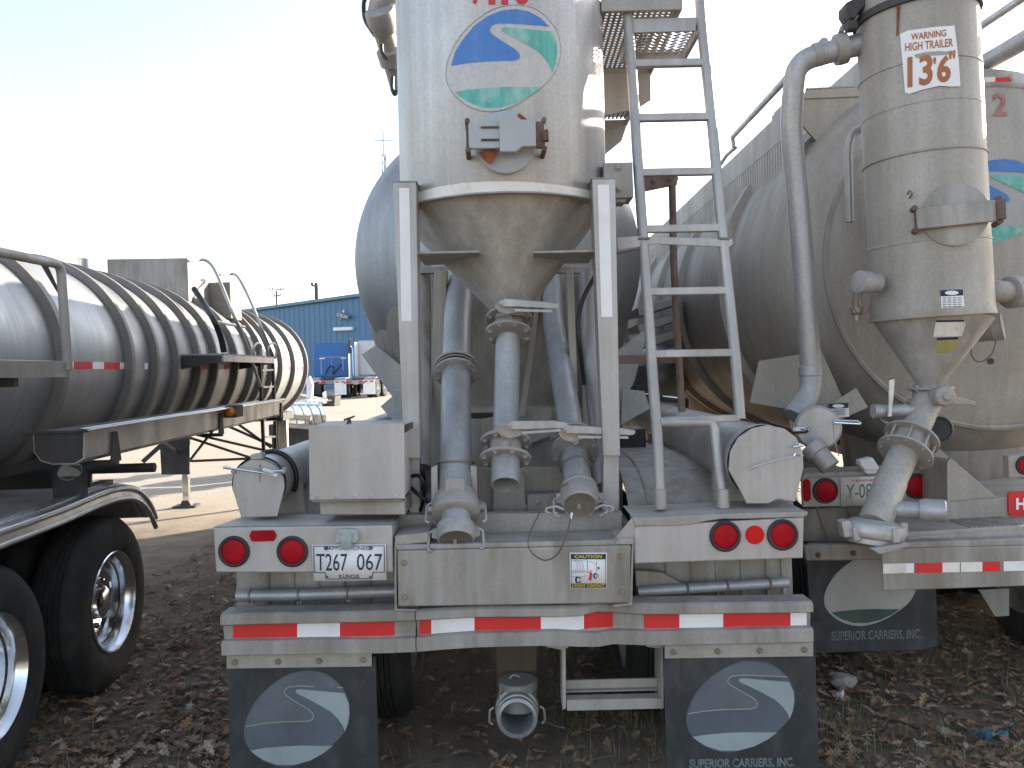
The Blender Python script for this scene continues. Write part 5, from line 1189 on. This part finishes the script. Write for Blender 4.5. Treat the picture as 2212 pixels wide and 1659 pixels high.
decal(mb, [(1975, 118), (2000, 112), (2030, 110), (2064, 112), (2060, 117), (2030, 119), (1998, 121), (1988, 126), (1978, 124)], T1, 3, 10)
obj('warning_sticker', mb, [M['paper'], M['orange'], M['orange'], M['alu_old']], dc, sharp=180)
mb = MB(); decal(mb, [(2031, 627), (2080, 625), (2084, 666), (2034, 668)], dcy, 0, 10); decal(mb, [(2031, 627), (2080, 625), (2081, 638), (2032, 640)], T1, 1, 10)
T2 = lambda u, v: dcy(u, v, .003); mb.add([T2(2056 + 15 * math.cos(t), 632.5 + 4.6 * math.sin(t)) for t in np.linspace(0, 6.28, 19)[:-1]], [list(range(18))], 0)
for k in range(5):
    for j in range(4): decal(mb, [(2036 + j * 11, 643 + k * 4.6), (2044 + j * 11, 642.6 + k * 4.6), (2044 + j * 11, 644 + k * 4.6), (2036 + j * 11, 644.4 + k * 4.6)], T1, 1, 20)
obj('safety_sticker', mb, [M['paper'], M['ink']], dc, sharp=180)
hp_ = dcy(2062, 465); hn = (hp_ - D1); hn = (hn - dn * hn.dot(dn)).normalized(); vw = CAM - hp_; vw = (vw - dn * vw.dot(dn)).normalized(); hn = (hn * .35 + vw * .65).normalized(); hp_ = hp_ + hn * .02; hx = hn.cross(dn).normalized(); 
if hx.x < 0: hx = -hx
hr = px(66, hp_.y); s_ = hp_.y / F
mb = MB().lathe(hp_ - hn * .12, hn, [(0, hr - .004), (.10, hr - .004), (.102, hr), (.117, hr), (.122, hr * .8), (.124, 0)], 48); hh = obj('hatch_cover', mb, M['alu_dirty'], dc)
HQ = lambda u, v, d: hp_ + hx * (u - 2062) * s_ + dn * (465 - v) * s_ + hn * d
mb = MB().prism([HQ(1985, 445, .012), HQ(2138, 445, .012), HQ(2138, 490, .012), HQ(1985, 490, .012)], hn * .022); obj('clamp_bar', mb, M['alu_dirty'], dc, .004)
mb = MB()
for u in (1984, 2140): mb.tube([HQ(u, 440, .02), HQ(u, 494, .02)], .007, 8)
for u in (1982, 2142):
    for v in (443, 491): mb.tube([HQ(u, v, -.09), HQ(u, v, .035)], .013, 10)
mb.prism([HQ(2135, 448, .02), HQ(2152, 446, .02), HQ(2152, 488, .02), HQ(2135, 488, .02)], hn * .03)
obj('clamp_hinge', mb, M['rust'], dc)
mb = MB().tube(spl([dcy(1960, 418), dcy(1966, 412, .03), dcy(1970, 420, .03), dcy(1964, 428, .0)], 4), .004, 6); obj('wire_loop', mb, M['bolt'], dc)
# rusty streak bracket and clamps at the top
mb = MB().fp([(1828, 5), (1850, -6), (1872, -2), (1868, 15), (1858, 22), (1850, 40), (1838, 38), (1828, 22)], 3.9, .1).fp([(1832, 42), (1852, 40), (1856, 60), (1836, 62)], 3.9, .06); obj('clamp_lever', mb, M['steel_dark'], dc, .006)
mb = MB().fp([(2088, 28), (2096, 26), (2098, 38), (2090, 40)], 3.9, .06).fp([(2084, -5), (2098, -8), (2094, 8)], 3.9, .06); obj('clamp_lever', mb, M['steel_dark'], dc, .004)
obj('rust_streak', MB().polys([[dcy(u, v, .0005) for u, v in ((1932, -5), (1945, -8), (1944, 18), (1940, 75), (1936, 78), (1937, 22))]]), M['rustpatch'], dc, sharp=180)
# cone, discharge, fittings
tip = P(2008, 835, 3.93); cv = tip - D1
mb = MB().lathe(D1 - dn * .004, cv, [(0, DR - .002), (cv.length - .02, .062), (cv.length, .06)], 64); cone = obj('cone', mb, M['alu_dirty'], dc)
def con(u, v, l=0):                                    # the point seen at (u,v) on the cone
    best = None; n = cv.normalized(); d = ray(u, v).normalized()
    lo, hi = 3.0, 3.95
    f = lambda Y: (lambda p: ((p - D1) - n * (p - D1).dot(n)).length - lerp(DR - .002, .062, max(0, min(1, (p - D1).dot(n) / (cv.length - .02)))) - l)(P(u, v, Y))
    for _ in range(40):
        md = (lo + hi) / 2
        if f(md) > 0: lo = md
        else: hi = md
    return P(u, v, hi)
mb = MB(); decal(mb, [(2022, 692), (2083, 691), (2086, 700), (2078, 726), (2016, 728)], lambda u, v: con(u, v, .003), 0, 9)
decal(mb, [(2024, 732), (2070, 729), (2066, 752), (2052, 762), (2022, 764)], lambda u, v: con(u, v, .003), 1, 9)
decal(mb, [(2022, 692), (2083, 691), (2083, 695), (2022, 696)], lambda u, v: con(u, v, .005), 2, 9); decal(mb, [(2024, 730), (2070, 728), (2070, 733), (2024, 735)], lambda u, v: con(u, v, .005), 2, 9)
obj('worn_sticker', mb, [M['whitedirt'], paint('worn_yellow', (.42, .38, .13), .55, var=.3, dirt=(.25, .22, .13), damt=.8), M['ink']], cone, sharp=180)
E0 = P(2010, 838, 3.93); E1 = P(2003, 872, 3.9); E2 = P(1975, 930, 3.82); E3 = P(1925, 1040, 3.68); E4 = P(1888, 1132, 3.56)
dg = rt('discharge_pipe', MB().tube([E0, E1], .06, 28).tube([E1 + V((.005, 0, .02)), E2, E3], .066, 28).tube([E3, E4], .07, 28), M['alu_old'])
mb = MB(); d = V((0, 0, -1)); mb.flange(P(2010, 838, 3.93), d, .105, .014, 8, .008).flange(P(2008, 868, 3.93), d, .105, .014, 8, .008).lathe(P(2010, 840, 3.93), d, [(0, .08), (.07, .08)], 28); obj('valve_body', mb, M['cast'], dg)
mb = MB().lathe(P(2035, 855, 3.80), (0, -1, 0), [(-.1, .04), (.02, .05), (.035, .045), (.04, .02), (.05, .02)], 24).fp([(2040, 846), (2075, 858), (2108, 868), (2106, 876), (2060, 874), (2038, 866)], 3.78, .02); obj('valve_handle', mb, M['cast'], dg, .004)
ed = (E3 - E2).normalized()
mb = MB(); c = P(1962, 962, 3.77); mb.flange(c - ed * .045, ed, .125, .012, 8, .007).flange(c + ed * .045, ed, .125, .012, 8, .007).lathe(c - ed * .045, ed, [(0, .085), (.09, .085)], 28)
e_, g_ = frame(ed)
for k in range(8): a = 2 * math.pi * (k + .5) / 8; q_ = c + (e_ * math.cos(a) + g_ * math.sin(a)) * .105; mb.cyl(q_ - ed * .05, q_ + ed * .05, .006, 8)
obj('flange', mb, M['cast'], dg)
obj('side_branch', MB().cyl(P(1920, 1100, 3.6), P(1990, 1101, 3.55), .036, 24).lathe(P(1985, 1101, 3.55), P(2030, 1103, 3.52) - P(1985, 1101, 3.55), [(0, .043), (.02, .05), (.1, .05), (.106, .044), (.11, 0)], 28), M['pipe'], dg)
mb = MB(); c = P(1888, 1132, 3.56); mb.lathe(c, V((-.15, -.1, -1)), [(-.02, .085), (.0, .125), (.03, .135), (.06, .125), (.062, .11), (.09, .108), (.092, 0)], 44)
for a in (0, 1.3, 2.6, 3.9, 5.2): mb.box((c.x + .128 * math.cos(a) - .016, c.y - .13 * math.sin(a) - .016, c.z - .055), (c.x + .128 * math.cos(a) + .016, c.y - .13 * math.sin(a) + .016, c.z + .005))
mb.fp([(1818, 1128), (1834, 1124), (1846, 1140), (1842, 1160), (1824, 1162)], 3.5, .06); obj('end_coupling', mb, M['alu'], dg, .004)
obj('cap_lever', MB().fp([(1880, 1185), (1960, 1172), (1966, 1180), (1900, 1198)], 3.42, .02), M['cast'], dg, .003)
rt('air_valve', MB().cyl(P(1886, 888, 3.85), P(1905, 888, 3.85), .034, 24).cyl(P(1905, 888, 3.85), P(1960, 886, 3.85), .03, 24).cyl(P(1960, 886, 3.85), P(2000, 886, 3.85), .024, 20), M['pipe'])
rt('lever', MB().fp([(1922, 822), (1933, 819), (1931, 855), (1928, 875), (1927, 900), (1919, 900), (1921, 872)], 3.8, .012), M['whitedirt'], .002)
mb = MB().lathe(P(2026, 927, 3.95), V((-.25, -1, .1)), [(0, .062), (.03, .062), (.036, .058), (.036, .052), (.03, .05)], 40); ga = rt('pressure_gauge', mb, M['black'])
obj('dial', MB().lathe(P(2026, 927, 3.95), V((-.25, -1, .1)), [(.029, .051), (.0292, 0)], 36, cap=False), M['paper'], ga)
mb = MB().lathe(P(1895, 612, 3.85), P(1850, 608, 3.8) - P(1895, 612, 3.85), [(0, .046), (.05, .046), (.054, .052), (.115, .052), (.118, .046), (.12, 0)], 32); sc = rt('side_cap', mb, M['cast'])
obj('tether_cable', MB().tube(spl([P(1845, 632, 3.8), P(1842, 660, 3.8), P(1858, 680, 3.8), P(1878, 668, 3.8), P(1884, 640, 3.8)], 5), .0028, 6), M['rust'], sc)
mb = MB().tube(fillet([P(2100, 630, 3.95), P(2150, 628, 3.85), P(2186, 632, 3.95), P(2240, 612, 4.1)], .06), .052, 24).lathe(P(2180, 632, 3.92), (1, .25, .1), [(-.01, .05), (0, .078), (.05, .08), (.054, .05)], 36); rt('elbow_pipe', mb, M['cast'])
mb = MB().lathe(P(2110, 715, 4.25), P(2150, 708, 4.2) - P(2110, 715, 4.25), [(0, .06), (.06, .062), (.07, .07), (.12, .07), (.125, 0)], 28); sc = rt('side_cap', mb, M['cast'])
obj('tether_cable', MB().tube(spl([P(2104, 730, 4.2), P(2098, 765, 4.2), P(2116, 782, 4.2), P(2142, 765, 4.2), P(2152, 735, 4.2)], 5), .0028, 6), M['rust'], sc)
rt('relief_valve', MB().lathe(P(1850, 650, 4.0), (0, 0, -1), [(0, .012), (.03, .012), (.032, .03), (.06, .03), (.07, .018), (.1, .018)], 18).tube([P(1858, 620, 3.95), P(1858, 660, 3.95)], .01, 8), M['bolt'])
# tall elbow pipe down the left of the cylinder
pts = [P(1875, 92, 4.0), P(1800, 110, 4.02), P(1722, 132, 4.05), P(1707, 260, 4.1), P(1730, 500, 4.15), P(1752, 800, 4.2)]
mb = MB().tube(fillet(pts, .24, 10), .054, 28); ep = rt('elbow_pipe', mb, M['pipe'])
mb = MB(); d = (pts[1] - pts[0]).normalized(); c = P(1816, 106, 4.015); mb.lathe(c - d * .03, d, [(0, .056), (.004, .074), (.026, .076), (.034, .076), (.056, .074), (.06, .056)], 32).bar(c + V((-.01, -.03, .07)), c + V((.0, -.03, .1)), .02, .03); mb.lathe(P(1775, 116, 4.03), d, [(0, .055), (.002, .058), (.04, .058), (.042, .055)], 32)
obj('pipe_clamp', mb, M['cast'], ep)
mb = MB().lathe(P(1750, 790, 4.2), (0, 0, -1), [(0, .056), (.004, .06), (.05, .06), (.055, .056)], 28).tube(fillet([P(1752, 800, 4.2), P(1750, 850, 4.2), P(1715, 900, 4.15)], .1), .056, 24); obj('lower_elbow', mb, M['pipe'], ep)
rt('vertical_pipe', MB().tube(fillet([P(1885, 275, 4.35), P(1842, 282, 4.35), P(1832, 320, 4.35), P(1836, 480, 4.35)], .08), .022, 14), M['alu'])
# skirt plates down the flank
mb = MB().fp([(1640, 780), (1775, 758), (1820, 860), (1760, 895), (1620, 870)], 4.6, .015); rt('skirt_plate', mb, M['alu_old'], .003)
mb = MB().fp([(1778, 762), (1842, 800), (1905, 895), (1826, 862)], 4.75, .015); rt('skirt_plate', mb, M['alu_dirty'], .003)
mb = MB().fp([(1800, 870), (1850, 838), (1875, 880), (1798, 915), (1770, 905)], 4.45, .012); sk = rt('skirt_plate', mb, M['alu_old'], .003)
mb = MB(); S1 = lambda u, v: P(u, v, 4.44); S2 = lambda u, v: P(u, v, 4.436)
mb.add([S1(1790, 872), S1(1833, 870), S1(1835, 900), S1(1792, 902)], [(0, 1, 2, 3)], 0); mb.add([S2(1790, 872), S2(1833, 870), S2(1833, 881), S2(1790, 883)], [(0, 1, 2, 3)], 1)
mb.add([P(1811 + 13 * math.cos(t), 877 + 4 * math.sin(t), 4.433) for t in np.linspace(0, 6.28, 17)[:-1]], [list(range(16))], 0)
for k in range(4): mb.add([S2(1800, 885 + k * 3.6), S2(1826, 884.4 + k * 3.6), S2(1826, 885.6 + k * 3.6), S2(1800, 886.6 + k * 3.6)], [(0, 1, 2, 3)], 1)
obj('safety_sticker', mb, [M['paper'], M['ink']], sk, sharp=180)
for k in range(4):
    v = 645 + k * 36
    rt('cooling_fin', MB().fp([(1375, v + 20), (1470, v - 8), (1475, v + 10), (1380, v + 40)], 7.2 + k * .02, .6), M['alu_tank'], .01)
rt('vessel', MB().lathe((1.55, 8.2, P(1430, 815, 8.2).z), (0, 1, 0), [(0, 0), (.08, .2), (.2, .3), (.3, .33), (3, .33)], 32), M['brush'])
rt('chrome_pipe', MB().cyl(P(1370, 858, 6.4), P(1480, 872, 6.0), .045, 20), M['polish'])
for u in (1389, 1432): rt('pipe_strap', MB().ring(P(u, 860 + (u - 1370) * .127, lerp(6.4, 6.0, (u - 1370) / 110)), P(1480, 872, 6.0) - P(1370, 858, 6.4), .05, .012, 24, 8), M['hose'])
rt('junction_box', MB().fp([(1352, 838), (1375, 836), (1376, 852), (1354, 853)], 6.3, .08).tube(spl([P(1366, 838, 6.3), P(1385, 824, 6.3), P(1402, 818, 6.3)], 4), .008, 8), M['steel_dark'], .004)
# hose tube end beside the main trailer
hc_ = P(1768, 925, 4.0)
mb = MB().lathe(hc_, V((.25, .95, 0)), [(0, 0), (.0, .10), (.012, .112), (.05, .112), (.055, .10), (.5, .10)], 36); ht = rt('hose_tube', mb, M['alu'])
mb = MB().tube([P(1715, 930, 3.95), P(1740, 930, 3.92), P(1748, 926, 3.9)], .016, 10).tube(fillet([P(1800, 908, 3.92), P(1855, 910, 3.9), P(1860, 916, 3.9), P(1802, 913, 3.92)], .008), .006, 8); obj('latch_rod', mb, M['polish'], ht)
mb = MB().lathe(P(1752, 962, 3.95), P(1772, 985, 3.92) - P(1752, 962, 3.95), [(0, .06), (.05, .06), (.055, .05), (.14, .05), (.145, 0)], 28); obj('drain_plug', mb, M['cast'], ht)
rt('tether_cable', MB().tube(spl([P(1800, 915, 3.9), P(1803, 950, 3.88), P(1812, 985, 3.86)], 5), .0025, 6).tube(spl([P(1765, 985, 3.9), P(1785, 1012, 3.9), P(1815, 1025, 3.88)], 5), .0025, 6), M['bolt'])
# rear plates, lamps, licence plate
Y = 4.2
mb = MB().fp([(1732, 1033), (2022, 1022), (2022, 1088), (1734, 1096)], Y, .02).fp([(1732, 1033), (2022, 1022), (2016, 1012), (1740, 1022)], Y + .02, .2); pnl = rt('lamp_panel', mb, M['alu_old'], .004)
def lamp2(u, v, r, Y):
    c = P(u, v, Y); R_ = px(r, Y)
    t = rt('tail_lamp', MB().lathe(c, (0, -1, 0), [(0, R_), (.012, R_ - .004), (.012, R_ * .82), (0, R_ * .8)], 40), M['rubber'])
    obj('lens', MB().lathe(c, (0, -1, 0), [(.006, R_ * .8), (.012, R_ * .7), (.0155, 0)], 40), M['lens'], t)
lamp2(1783, 1060, 28, Y); lamp2(1980, 1050, 28, Y)
rt('side_marker', MB().fp([(1735, 1040), (1740, 1035), (1746, 1035), (1751, 1040), (1752, 1078), (1747, 1083), (1741, 1084), (1736, 1079)], Y - .008, .008), M['lens'], .002)
mb = MB().fp([(1816, 1032), (1958, 1025), (1958, 1088), (1817, 1094)], Y - .006, .002); g1 = lambda u, v: P(u, v, Y - .008)
text(mb, 'Y-080', 1828, 1047, 1898, 1078, g1, 1, .0, -4); text(mb, 'TENNESSEE', 1838, 1037, 1920, 1042, g1, 2, .0, -4); text(mb, 'MAR', 1874, 1082, 1893, 1087, g1, 2, 0, -1)
rt('license_plate', mb, [M['whitedirt'], paint('plate_green_ink', (.12, .15, .13), .6), M['redink']], 0, None, 180)
rt('plate_lamp', MB().fp([(1858, 995), (1885, 988), (1900, 1010), (1898, 1016), (1868, 1016), (1858, 1004)], Y - .03, .06).fp([(1865, 1014), (1898, 1012), (1892, 1024), (1872, 1024)], Y - .02, .04), M['paper'], .006)
mb = MB().fp([(1736, 1100), (2050, 1080), (2050, 1185), (1736, 1170)], Y + .15, .02); rt('back_panel', mb, M['alu_dirty'], .004)
for u in (1775, 1840, 1960): rt('panel_rib', MB().tube([P(u - 10, 1096, Y + .15), P(u + 18, 1172, Y + .14)], .008, 8), M['alu_dirty'])
mb = MB().fp([(1738, 1182), (1755, 1176), (1830, 1175), (1932, 1180), (1932, 1210), (1742, 1212)], Y + .02, .05); br = rt('flap_bracket', mb, M['alu_dirty'], .008)
mb = MB()
for u, v in ((1767, 1199), (1843, 1195)): mb.bolt(P(u, v, Y + .019), (0, -1, 0), .01)
obj('bolt', mb, M['rust'], br)
mb = MB().fp([(1742, 1205), (2020, 1190), (2026, 1396), (1990, 1404), (1755, 1411)], Y + .03, .01); fl = rt('mud_flap', mb, M['flap'], .002)
fn = lambda u, v, l: P(u, v, Y + .03 - l)
mb = MB(); logo(mb, 1780, 1195, 1980, 1352, fn, {'edge': 0, 'blue': 0, 'green': 0, 'base': 1}, .002, ('edge', 'base')); obj('flap_print', mb, [M['flap_white'], M['flap_green']], fl, sharp=180)
mb = MB(); text(mb, 'SUPERIOR CARRIERS, INC.', 1796, 1364, 1990, 1387, lambda u, v: P(u, v, Y + .028), 0, .012, skew=-5); obj('flap_lettering', mb, M['inkw'], fl, sharp=180)
# right body: frame box, gusset, small lamp, step deck, bumper
Yb = 3.95
rt('body_box', MB().fp([(2048, 1085), (2330, 1060), (2330, 1148), (2050, 1160)], Yb, .5), M['alu_old'], .006)
rt('gusset', MB().fp([(2046, 998), (2055, 990), (2150, 1072), (2150, 1086), (2048, 1088)], Yb + .02, .02).fp([(2046, 998), (2052, 992), (2052, 1160), (2046, 1160)], Yb, .4), M['alu_old'], .003)
rt('frame_plate', MB().fp([(1900, 905), (1990, 935), (2048, 985), (2048, 1010), (1985, 975)], 4.5, .02), M['alu_dirty'])
mb = MB().fp([(2178, 985), (2260, 980), (2260, 1030), (2180, 1032)], Yb - .05, .05); lbx = rt('lamp_bracket', mb, M['alu_old'], .004)
lamp2(2214, 1005, 21, Yb - .05)
mb = MB().fp([(2178, 1066), (2182, 1062), (2300, 1056), (2300, 1110), (2184, 1114), (2179, 1110)], Yb - .012, .012); em = rt('maker_plate', mb, M['red'], .003)
mb = MB(); text(mb, 'H', 2195, 1076, 2216, 1101, lambda u, v: P(u, v, Yb - .015), 0, .04); obj('lettering', mb, M['paper'], em, sharp=180)
rt('step_deck', MB().fp([(1955, 1150), (2330, 1128), (2330, 1150), (1940, 1178), (1905, 1172)], 3.75, .5).fp([(1960, 1160), (2330, 1138), (2330, 1170), (1960, 1182)], 3.74, .03), M['alu_old'], .005)
for k in range(12): rt('deck_rib', MB().cyl(P(2100 + k * 10, 1140 - k * .5, 3.76 + .0) , P(2100 + k * 10, 1140 - k * .5, 3.76) + V((0, .3, .004)), .006, 6), M['alu_dirty'])
Yb = 3.66
mb = MB().fp([(1904, 1186), (2330, 1176), (2330, 1262), (1908, 1277)], Yb, .012).fp([(1904, 1186), (1940, 1172), (2330, 1160), (2330, 1176)], Yb + .012, .2); bm_ = rt('bumper', mb, M['alu_dirty'], .005)
mb = MB()
for a, b_, c in ((1908, 1958, 2), (1958, 1974, 1), (1978, 2036, 0), (2036, 2073, 2), (2076, 2122, 2), (2122, 2160, 0), (2168, 2330, 1)):
    f_ = lambda u: 1218 - (u - 1905) * .02
    mb.add([P(a, f_(a), Yb - .002), P(b_, f_(b_), Yb - .002), P(b_, f_(b_) + 21, Yb - .002), P(a, f_(a) + 21, Yb - .002)], [(0, 1, 2, 3)], c)
obj('reflective_tape', mb, [M['red'], M['white'], M['whitedirt']], bm_, sharp=180)
for x in (2.2, 3.2): rt('chassis_rail', MB().box((x - .06, 4.2, .98), (x + .06, 14.5, 1.14)), M['alu_dirty'])
for y in (5.2, 6.46):
    rt('axle', MB().cyl((1.8, y, .5), (3.6, y, .5), .065, 20), M['steel_dark'])
    for x in (1.72, 2.06, 3.36, 3.7):
        mb = MB(); tyre(mb, (x, y, .5), .5, .27); wh = rt('wheel', mb, M['tyre'])
        obj('rim', MB().lathe((x - .12, y, .5), (1, 0, 0), [(0, .29), (.03, .27), (.1, .26), (.1, .1), (.14, .1), (.14, .26), (.21, .27), (.24, .29)], 36, cap=False), M['alu_dirty'], wh)
rt('inner_flap', MB().fp([(2115, 1275), (2180, 1272), (2180, 1330), (2150, 1332)], 4.9, .02), M['alu_dirty'])
rt('shade_skirt', MB().box((3.9, 3.7, .12), (3.915, 9.5, 1.25)), M['alu_dirty'])  # unseen plate, added to keep low sun off the lower-right ground

# top walkway with toe boards and manlids, added to shade the main trailer's rear (mostly hidden behind the slim cylinder)
mb = MB().box((2.35, 5.2, 3.6), (2.95, 13.4, 3.66)).box((2.35, 5.2, 3.66), (2.362, 13.4, 3.86)).box((2.938, 5.2, 3.66), (2.95, 13.4, 3.86)); rt('shade_walkway', mb, M['alu_old'])
for y in (6.6, 9.0, 11.6): rt('shade_manlid', MB().lathe((2.65, y, 3.6), (0, 0, 1), [(0, .26), (.2, .26), (.21, .29), (.25, .29), (.27, .2), (.29, 0)], 36), M['alu_old'])
# ================================================================== fallen leaves, dry grass, scraps
rng = np.random.default_rng(5)
half = [(0, -.06), (.09, .02), (.05, .12), (.20, .22), (.10, .33), (.30, .47), (.14, .56), (.25, .74), (.09, .80), (.0, 1.0)]
def scatter(name, n, area, build, mat, label, cat):
    vs, fs, cs = [], [], []
    for _ in range(n):
        x, y = area()
        v_, f_, c_ = build(x, y); o = len(vs); vs += v_; fs += [[o + i for i in f] for f in f_]; cs += [c_] * len(v_)
    me = bpy.data.meshes.new(name); me.from_pydata([tuple(p) for p in vs], [], fs); me.materials.append(mat)
    at = me.color_attributes.new('tint', 'FLOAT_COLOR', 'POINT'); at.data.foreach_set('color', np.array([(*c, 1) for c in cs], dtype=np.float32).ravel())
    o = bpy.data.objects.new(name, me); COL.objects.link(o); tag(o, label, cat, kind='stuff'); return o
LC_ = [(.29, .185, .115), (.35, .245, .165), (.20, .115, .065), (.42, .325, .24), (.26, .135, .07), (.15, .095, .058), (.46, .385, .31)]
def leaf(x, y):
    s = rng.uniform(.035, .098); a = rng.uniform(0, 6.28); fold = rng.uniform(.05, .55); curl = rng.uniform(-.6, .6); ty, tx = rng.normal(0, .2, 2)
    w_ = rng.uniform(.8, 1.15); vv = []
    for sg in (-1, 0, 1):
        for (px_, py_) in half:
            lx = px_ * sg * w_; ly = py_ - .45; lz = abs(lx) * fold + curl * ly * ly * .6 + (rng.normal(0, .025) if sg else 0)
            vv.append((lx, ly, lz))
    ca, sa = math.cos(a), math.sin(a); z0 = gz(x, y); out = []
    for lx, ly, lz in vv:
        lz += lx * tx + ly * ty; out.append([x + s * (lx * ca - ly * sa), y + s * (lx * sa + ly * ca), s * lz])
    m_ = min(p[2] for p in out); lift = rng.uniform(.001, .022)
    for p in out: p[2] += z0 - m_ + lift
    n = len(half); f = []
    for k in range(n - 1):
        f.append((n + k, n + k + 1, k + 1, k)); f.append((n + k, 2 * n + k, 2 * n + k + 1, n + k + 1))
    c = LC_[int(rng.choice(7, p=[.24, .2, .17, .1, .13, .12, .04]))]; k = rng.uniform(.95, 1.6)
    return out, f, tuple(q * k for q in c)
def area_leaf():
    while True:
        x = rng.uniform(-3.4, 4.6); y = 1.9 + 11.5 * rng.uniform(0, 1) ** 1.55
        if -.9 < x < 1.0 and y > 3.2 and rng.uniform() < .65: continue
        if -2.4 < x < -.9 and rng.uniform() < .9: return x, y
        if rng.uniform() < (.85 if y < 6 else .4): return x, y
def attmat(name, rough, bmp=.2):
    m, nt, b = new(name); at = nt.nodes.new('ShaderNodeAttribute'); at.attribute_name = 'tint'
    nt.links.new(mix(nt, ramp(nt, noise(nt, 40, 4), .3, .55, .7, 1), (.02, .015, .01), at.outputs[0]), b.inputs['Base Color']); b.inputs['Roughness'].default_value = rough; return m
scatter('leaf_litter', 24000, area_leaf, leaf, attmat('dead_leaf', .7), 'brown fallen oak leaves covering the shaded dirt between the trailers', 'leaves')
def blade(x, y):
    h = rng.uniform(.05, .2); a = rng.uniform(0, 6.28); ln = rng.uniform(.3, 1.6); w_ = rng.uniform(.0012, .003); z = gz(x, y); out = []
    dx, dy = math.cos(a), math.sin(a)
    for k in range(4):
        t = k / 3; r = h * ln * t * t * .8; zz = z + h * (t - .35 * t * t * ln * .6)
        for s in (-1, 1): out.append([x + dx * r - dy * w_ * s * (1 - t * .9), y + dy * r + dx * w_ * s * (1 - t * .9), max(zz, z + .004)])
    c = [(.20, .18, .10), (.14, .15, .07), (.28, .24, .15), (.10, .11, .05)][int(rng.integers(4))]
    return out, [(k * 2, k * 2 + 1, k * 2 + 3, k * 2 + 2) for k in range(3)], c
def area_grass():
    while True:
        if rng.uniform() < .7: x, y = rng.uniform(.2, 4), rng.uniform(2.1, 5.5)
        else: x, y = rng.uniform(-3, 1), rng.uniform(2.1, 7)
        if math.sin(x * 5 + math.cos(y * 4)) + math.sin(y * 6.1 + x * 2) > rng.uniform(-1.4, .9): return x, y
scatter('dry_grass', 6500, area_grass, blade, attmat('dry_grass_blade', .75), 'thin dry grass blades poking up through the fallen leaves', 'grass')
def twig(x, y):
    L_ = rng.uniform(.05, .3); a = rng.uniform(0, 6.28); w_ = rng.uniform(.0015, .004); z = gz(x, y) + rng.uniform(.004, .03); dx, dy = math.cos(a), math.sin(a); out = []
    for k in range(3):
        t = k / 2 - .5; q = rng.normal(0, .008)
        for s in ((-dy, dx, 0), (dy, -dx, 0), (0, 0, 1)): out.append([x + dx * L_ * t + (s[0]) * w_ - dy * q, y + dy * L_ * t + s[1] * w_ + dx * q, z + s[2] * w_ * 1.6])
    f = [(k * 3 + i, k * 3 + (i + 1) % 3, k * 3 + 3 + (i + 1) % 3, k * 3 + 3 + i) for k in range(2) for i in range(3)]
    return out, f, [(.16, .12, .09), (.10, .08, .06), (.24, .2, .16)][int(rng.integers(3))]
scatter('twigs', 1400, area_leaf, twig, bpy.data.materials['dead_leaf'], 'short dry twigs lying among the fallen leaves', 'twigs')
def gp(u, v):                                          # the ground point seen at (u,v)
    d = ray(u, v); return CAM + d * (-CAM.z / d.z)
def scrap(u, v, L_, wd, mat, name, label, cat, a=.2, n=7):
    p = gp(u, v); mb = MB(); o = V((p.x, p.y, .03)); g_ = random.Random(u)
    pts = []
    for i in range(n):
        for j in range(4):
            t = i / (n - 1) - .5; s = j / 3 - .5
            wv = wd * (1 - abs(t) ** 2 * 1.6)
            x = t * L_; y = s * wv
            pts.append(o + V((x * math.cos(a) - y * math.sin(a), x * math.sin(a) + y * math.cos(a), .014 + .02 * math.sin(i * 2.1 + j) + g_.uniform(-.006, .012))))
    mb.add(pts, [(i * 4 + j, i * 4 + j + 1, i * 4 + j + 5, i * 4 + j + 4) for i in range(n - 1) for j in range(3)])
    mb.add([q + V((0, 0, -.004)) for q in pts], [(i * 4 + j, i * 4 + j + 1, i * 4 + j + 5, i * 4 + j + 4) for i in range(n - 1) for j in range(3)])
    return tag(obj(name, mb, mat, None, sharp=60), label, cat)
scrap(2140, 1605, .15, .055, M['scrap'], 'wrapper', 'crumpled light blue wrapper on the leaves in the lower right corner', 'wrapper', -.15)
scrap(1816, 1519, .05, .02, M['paper'], 'paper_scrap', 'tiny white paper scrap on the grass beside the right mud flap', 'paper', .5, 4)
scrap(1552, 1655, .05, .03, M['paper'], 'paper_scrap', 'small pale scrap at the foot of the right mud flap', 'paper', .9, 4)
scrap(490, 1505, .06, .035, M['paper'], 'paper_scrap', 'small pale scrap lying left of the left mud flap', 'paper', .4, 4)
p = gp(1822, 1490); mb = MB(); bm_ = bmesh.new(); bmesh.ops.create_icosphere(bm_, subdivisions=2, radius=1); g_ = random.Random(3)
for q in bm_.verts: q.co *= g_.uniform(.8, 1.12)
mb.add([p + V((q.co.x * .075, q.co.y * .05, .05 + q.co.z * .05)) for q in bm_.verts], [[q.index for q in f.verts] for f in bm_.faces]); bm_.free()
tag(obj('stone', mb, M['cast'], None, sharp=20), 'rough grey stone lying in front of the right trailer wheels', 'stone')
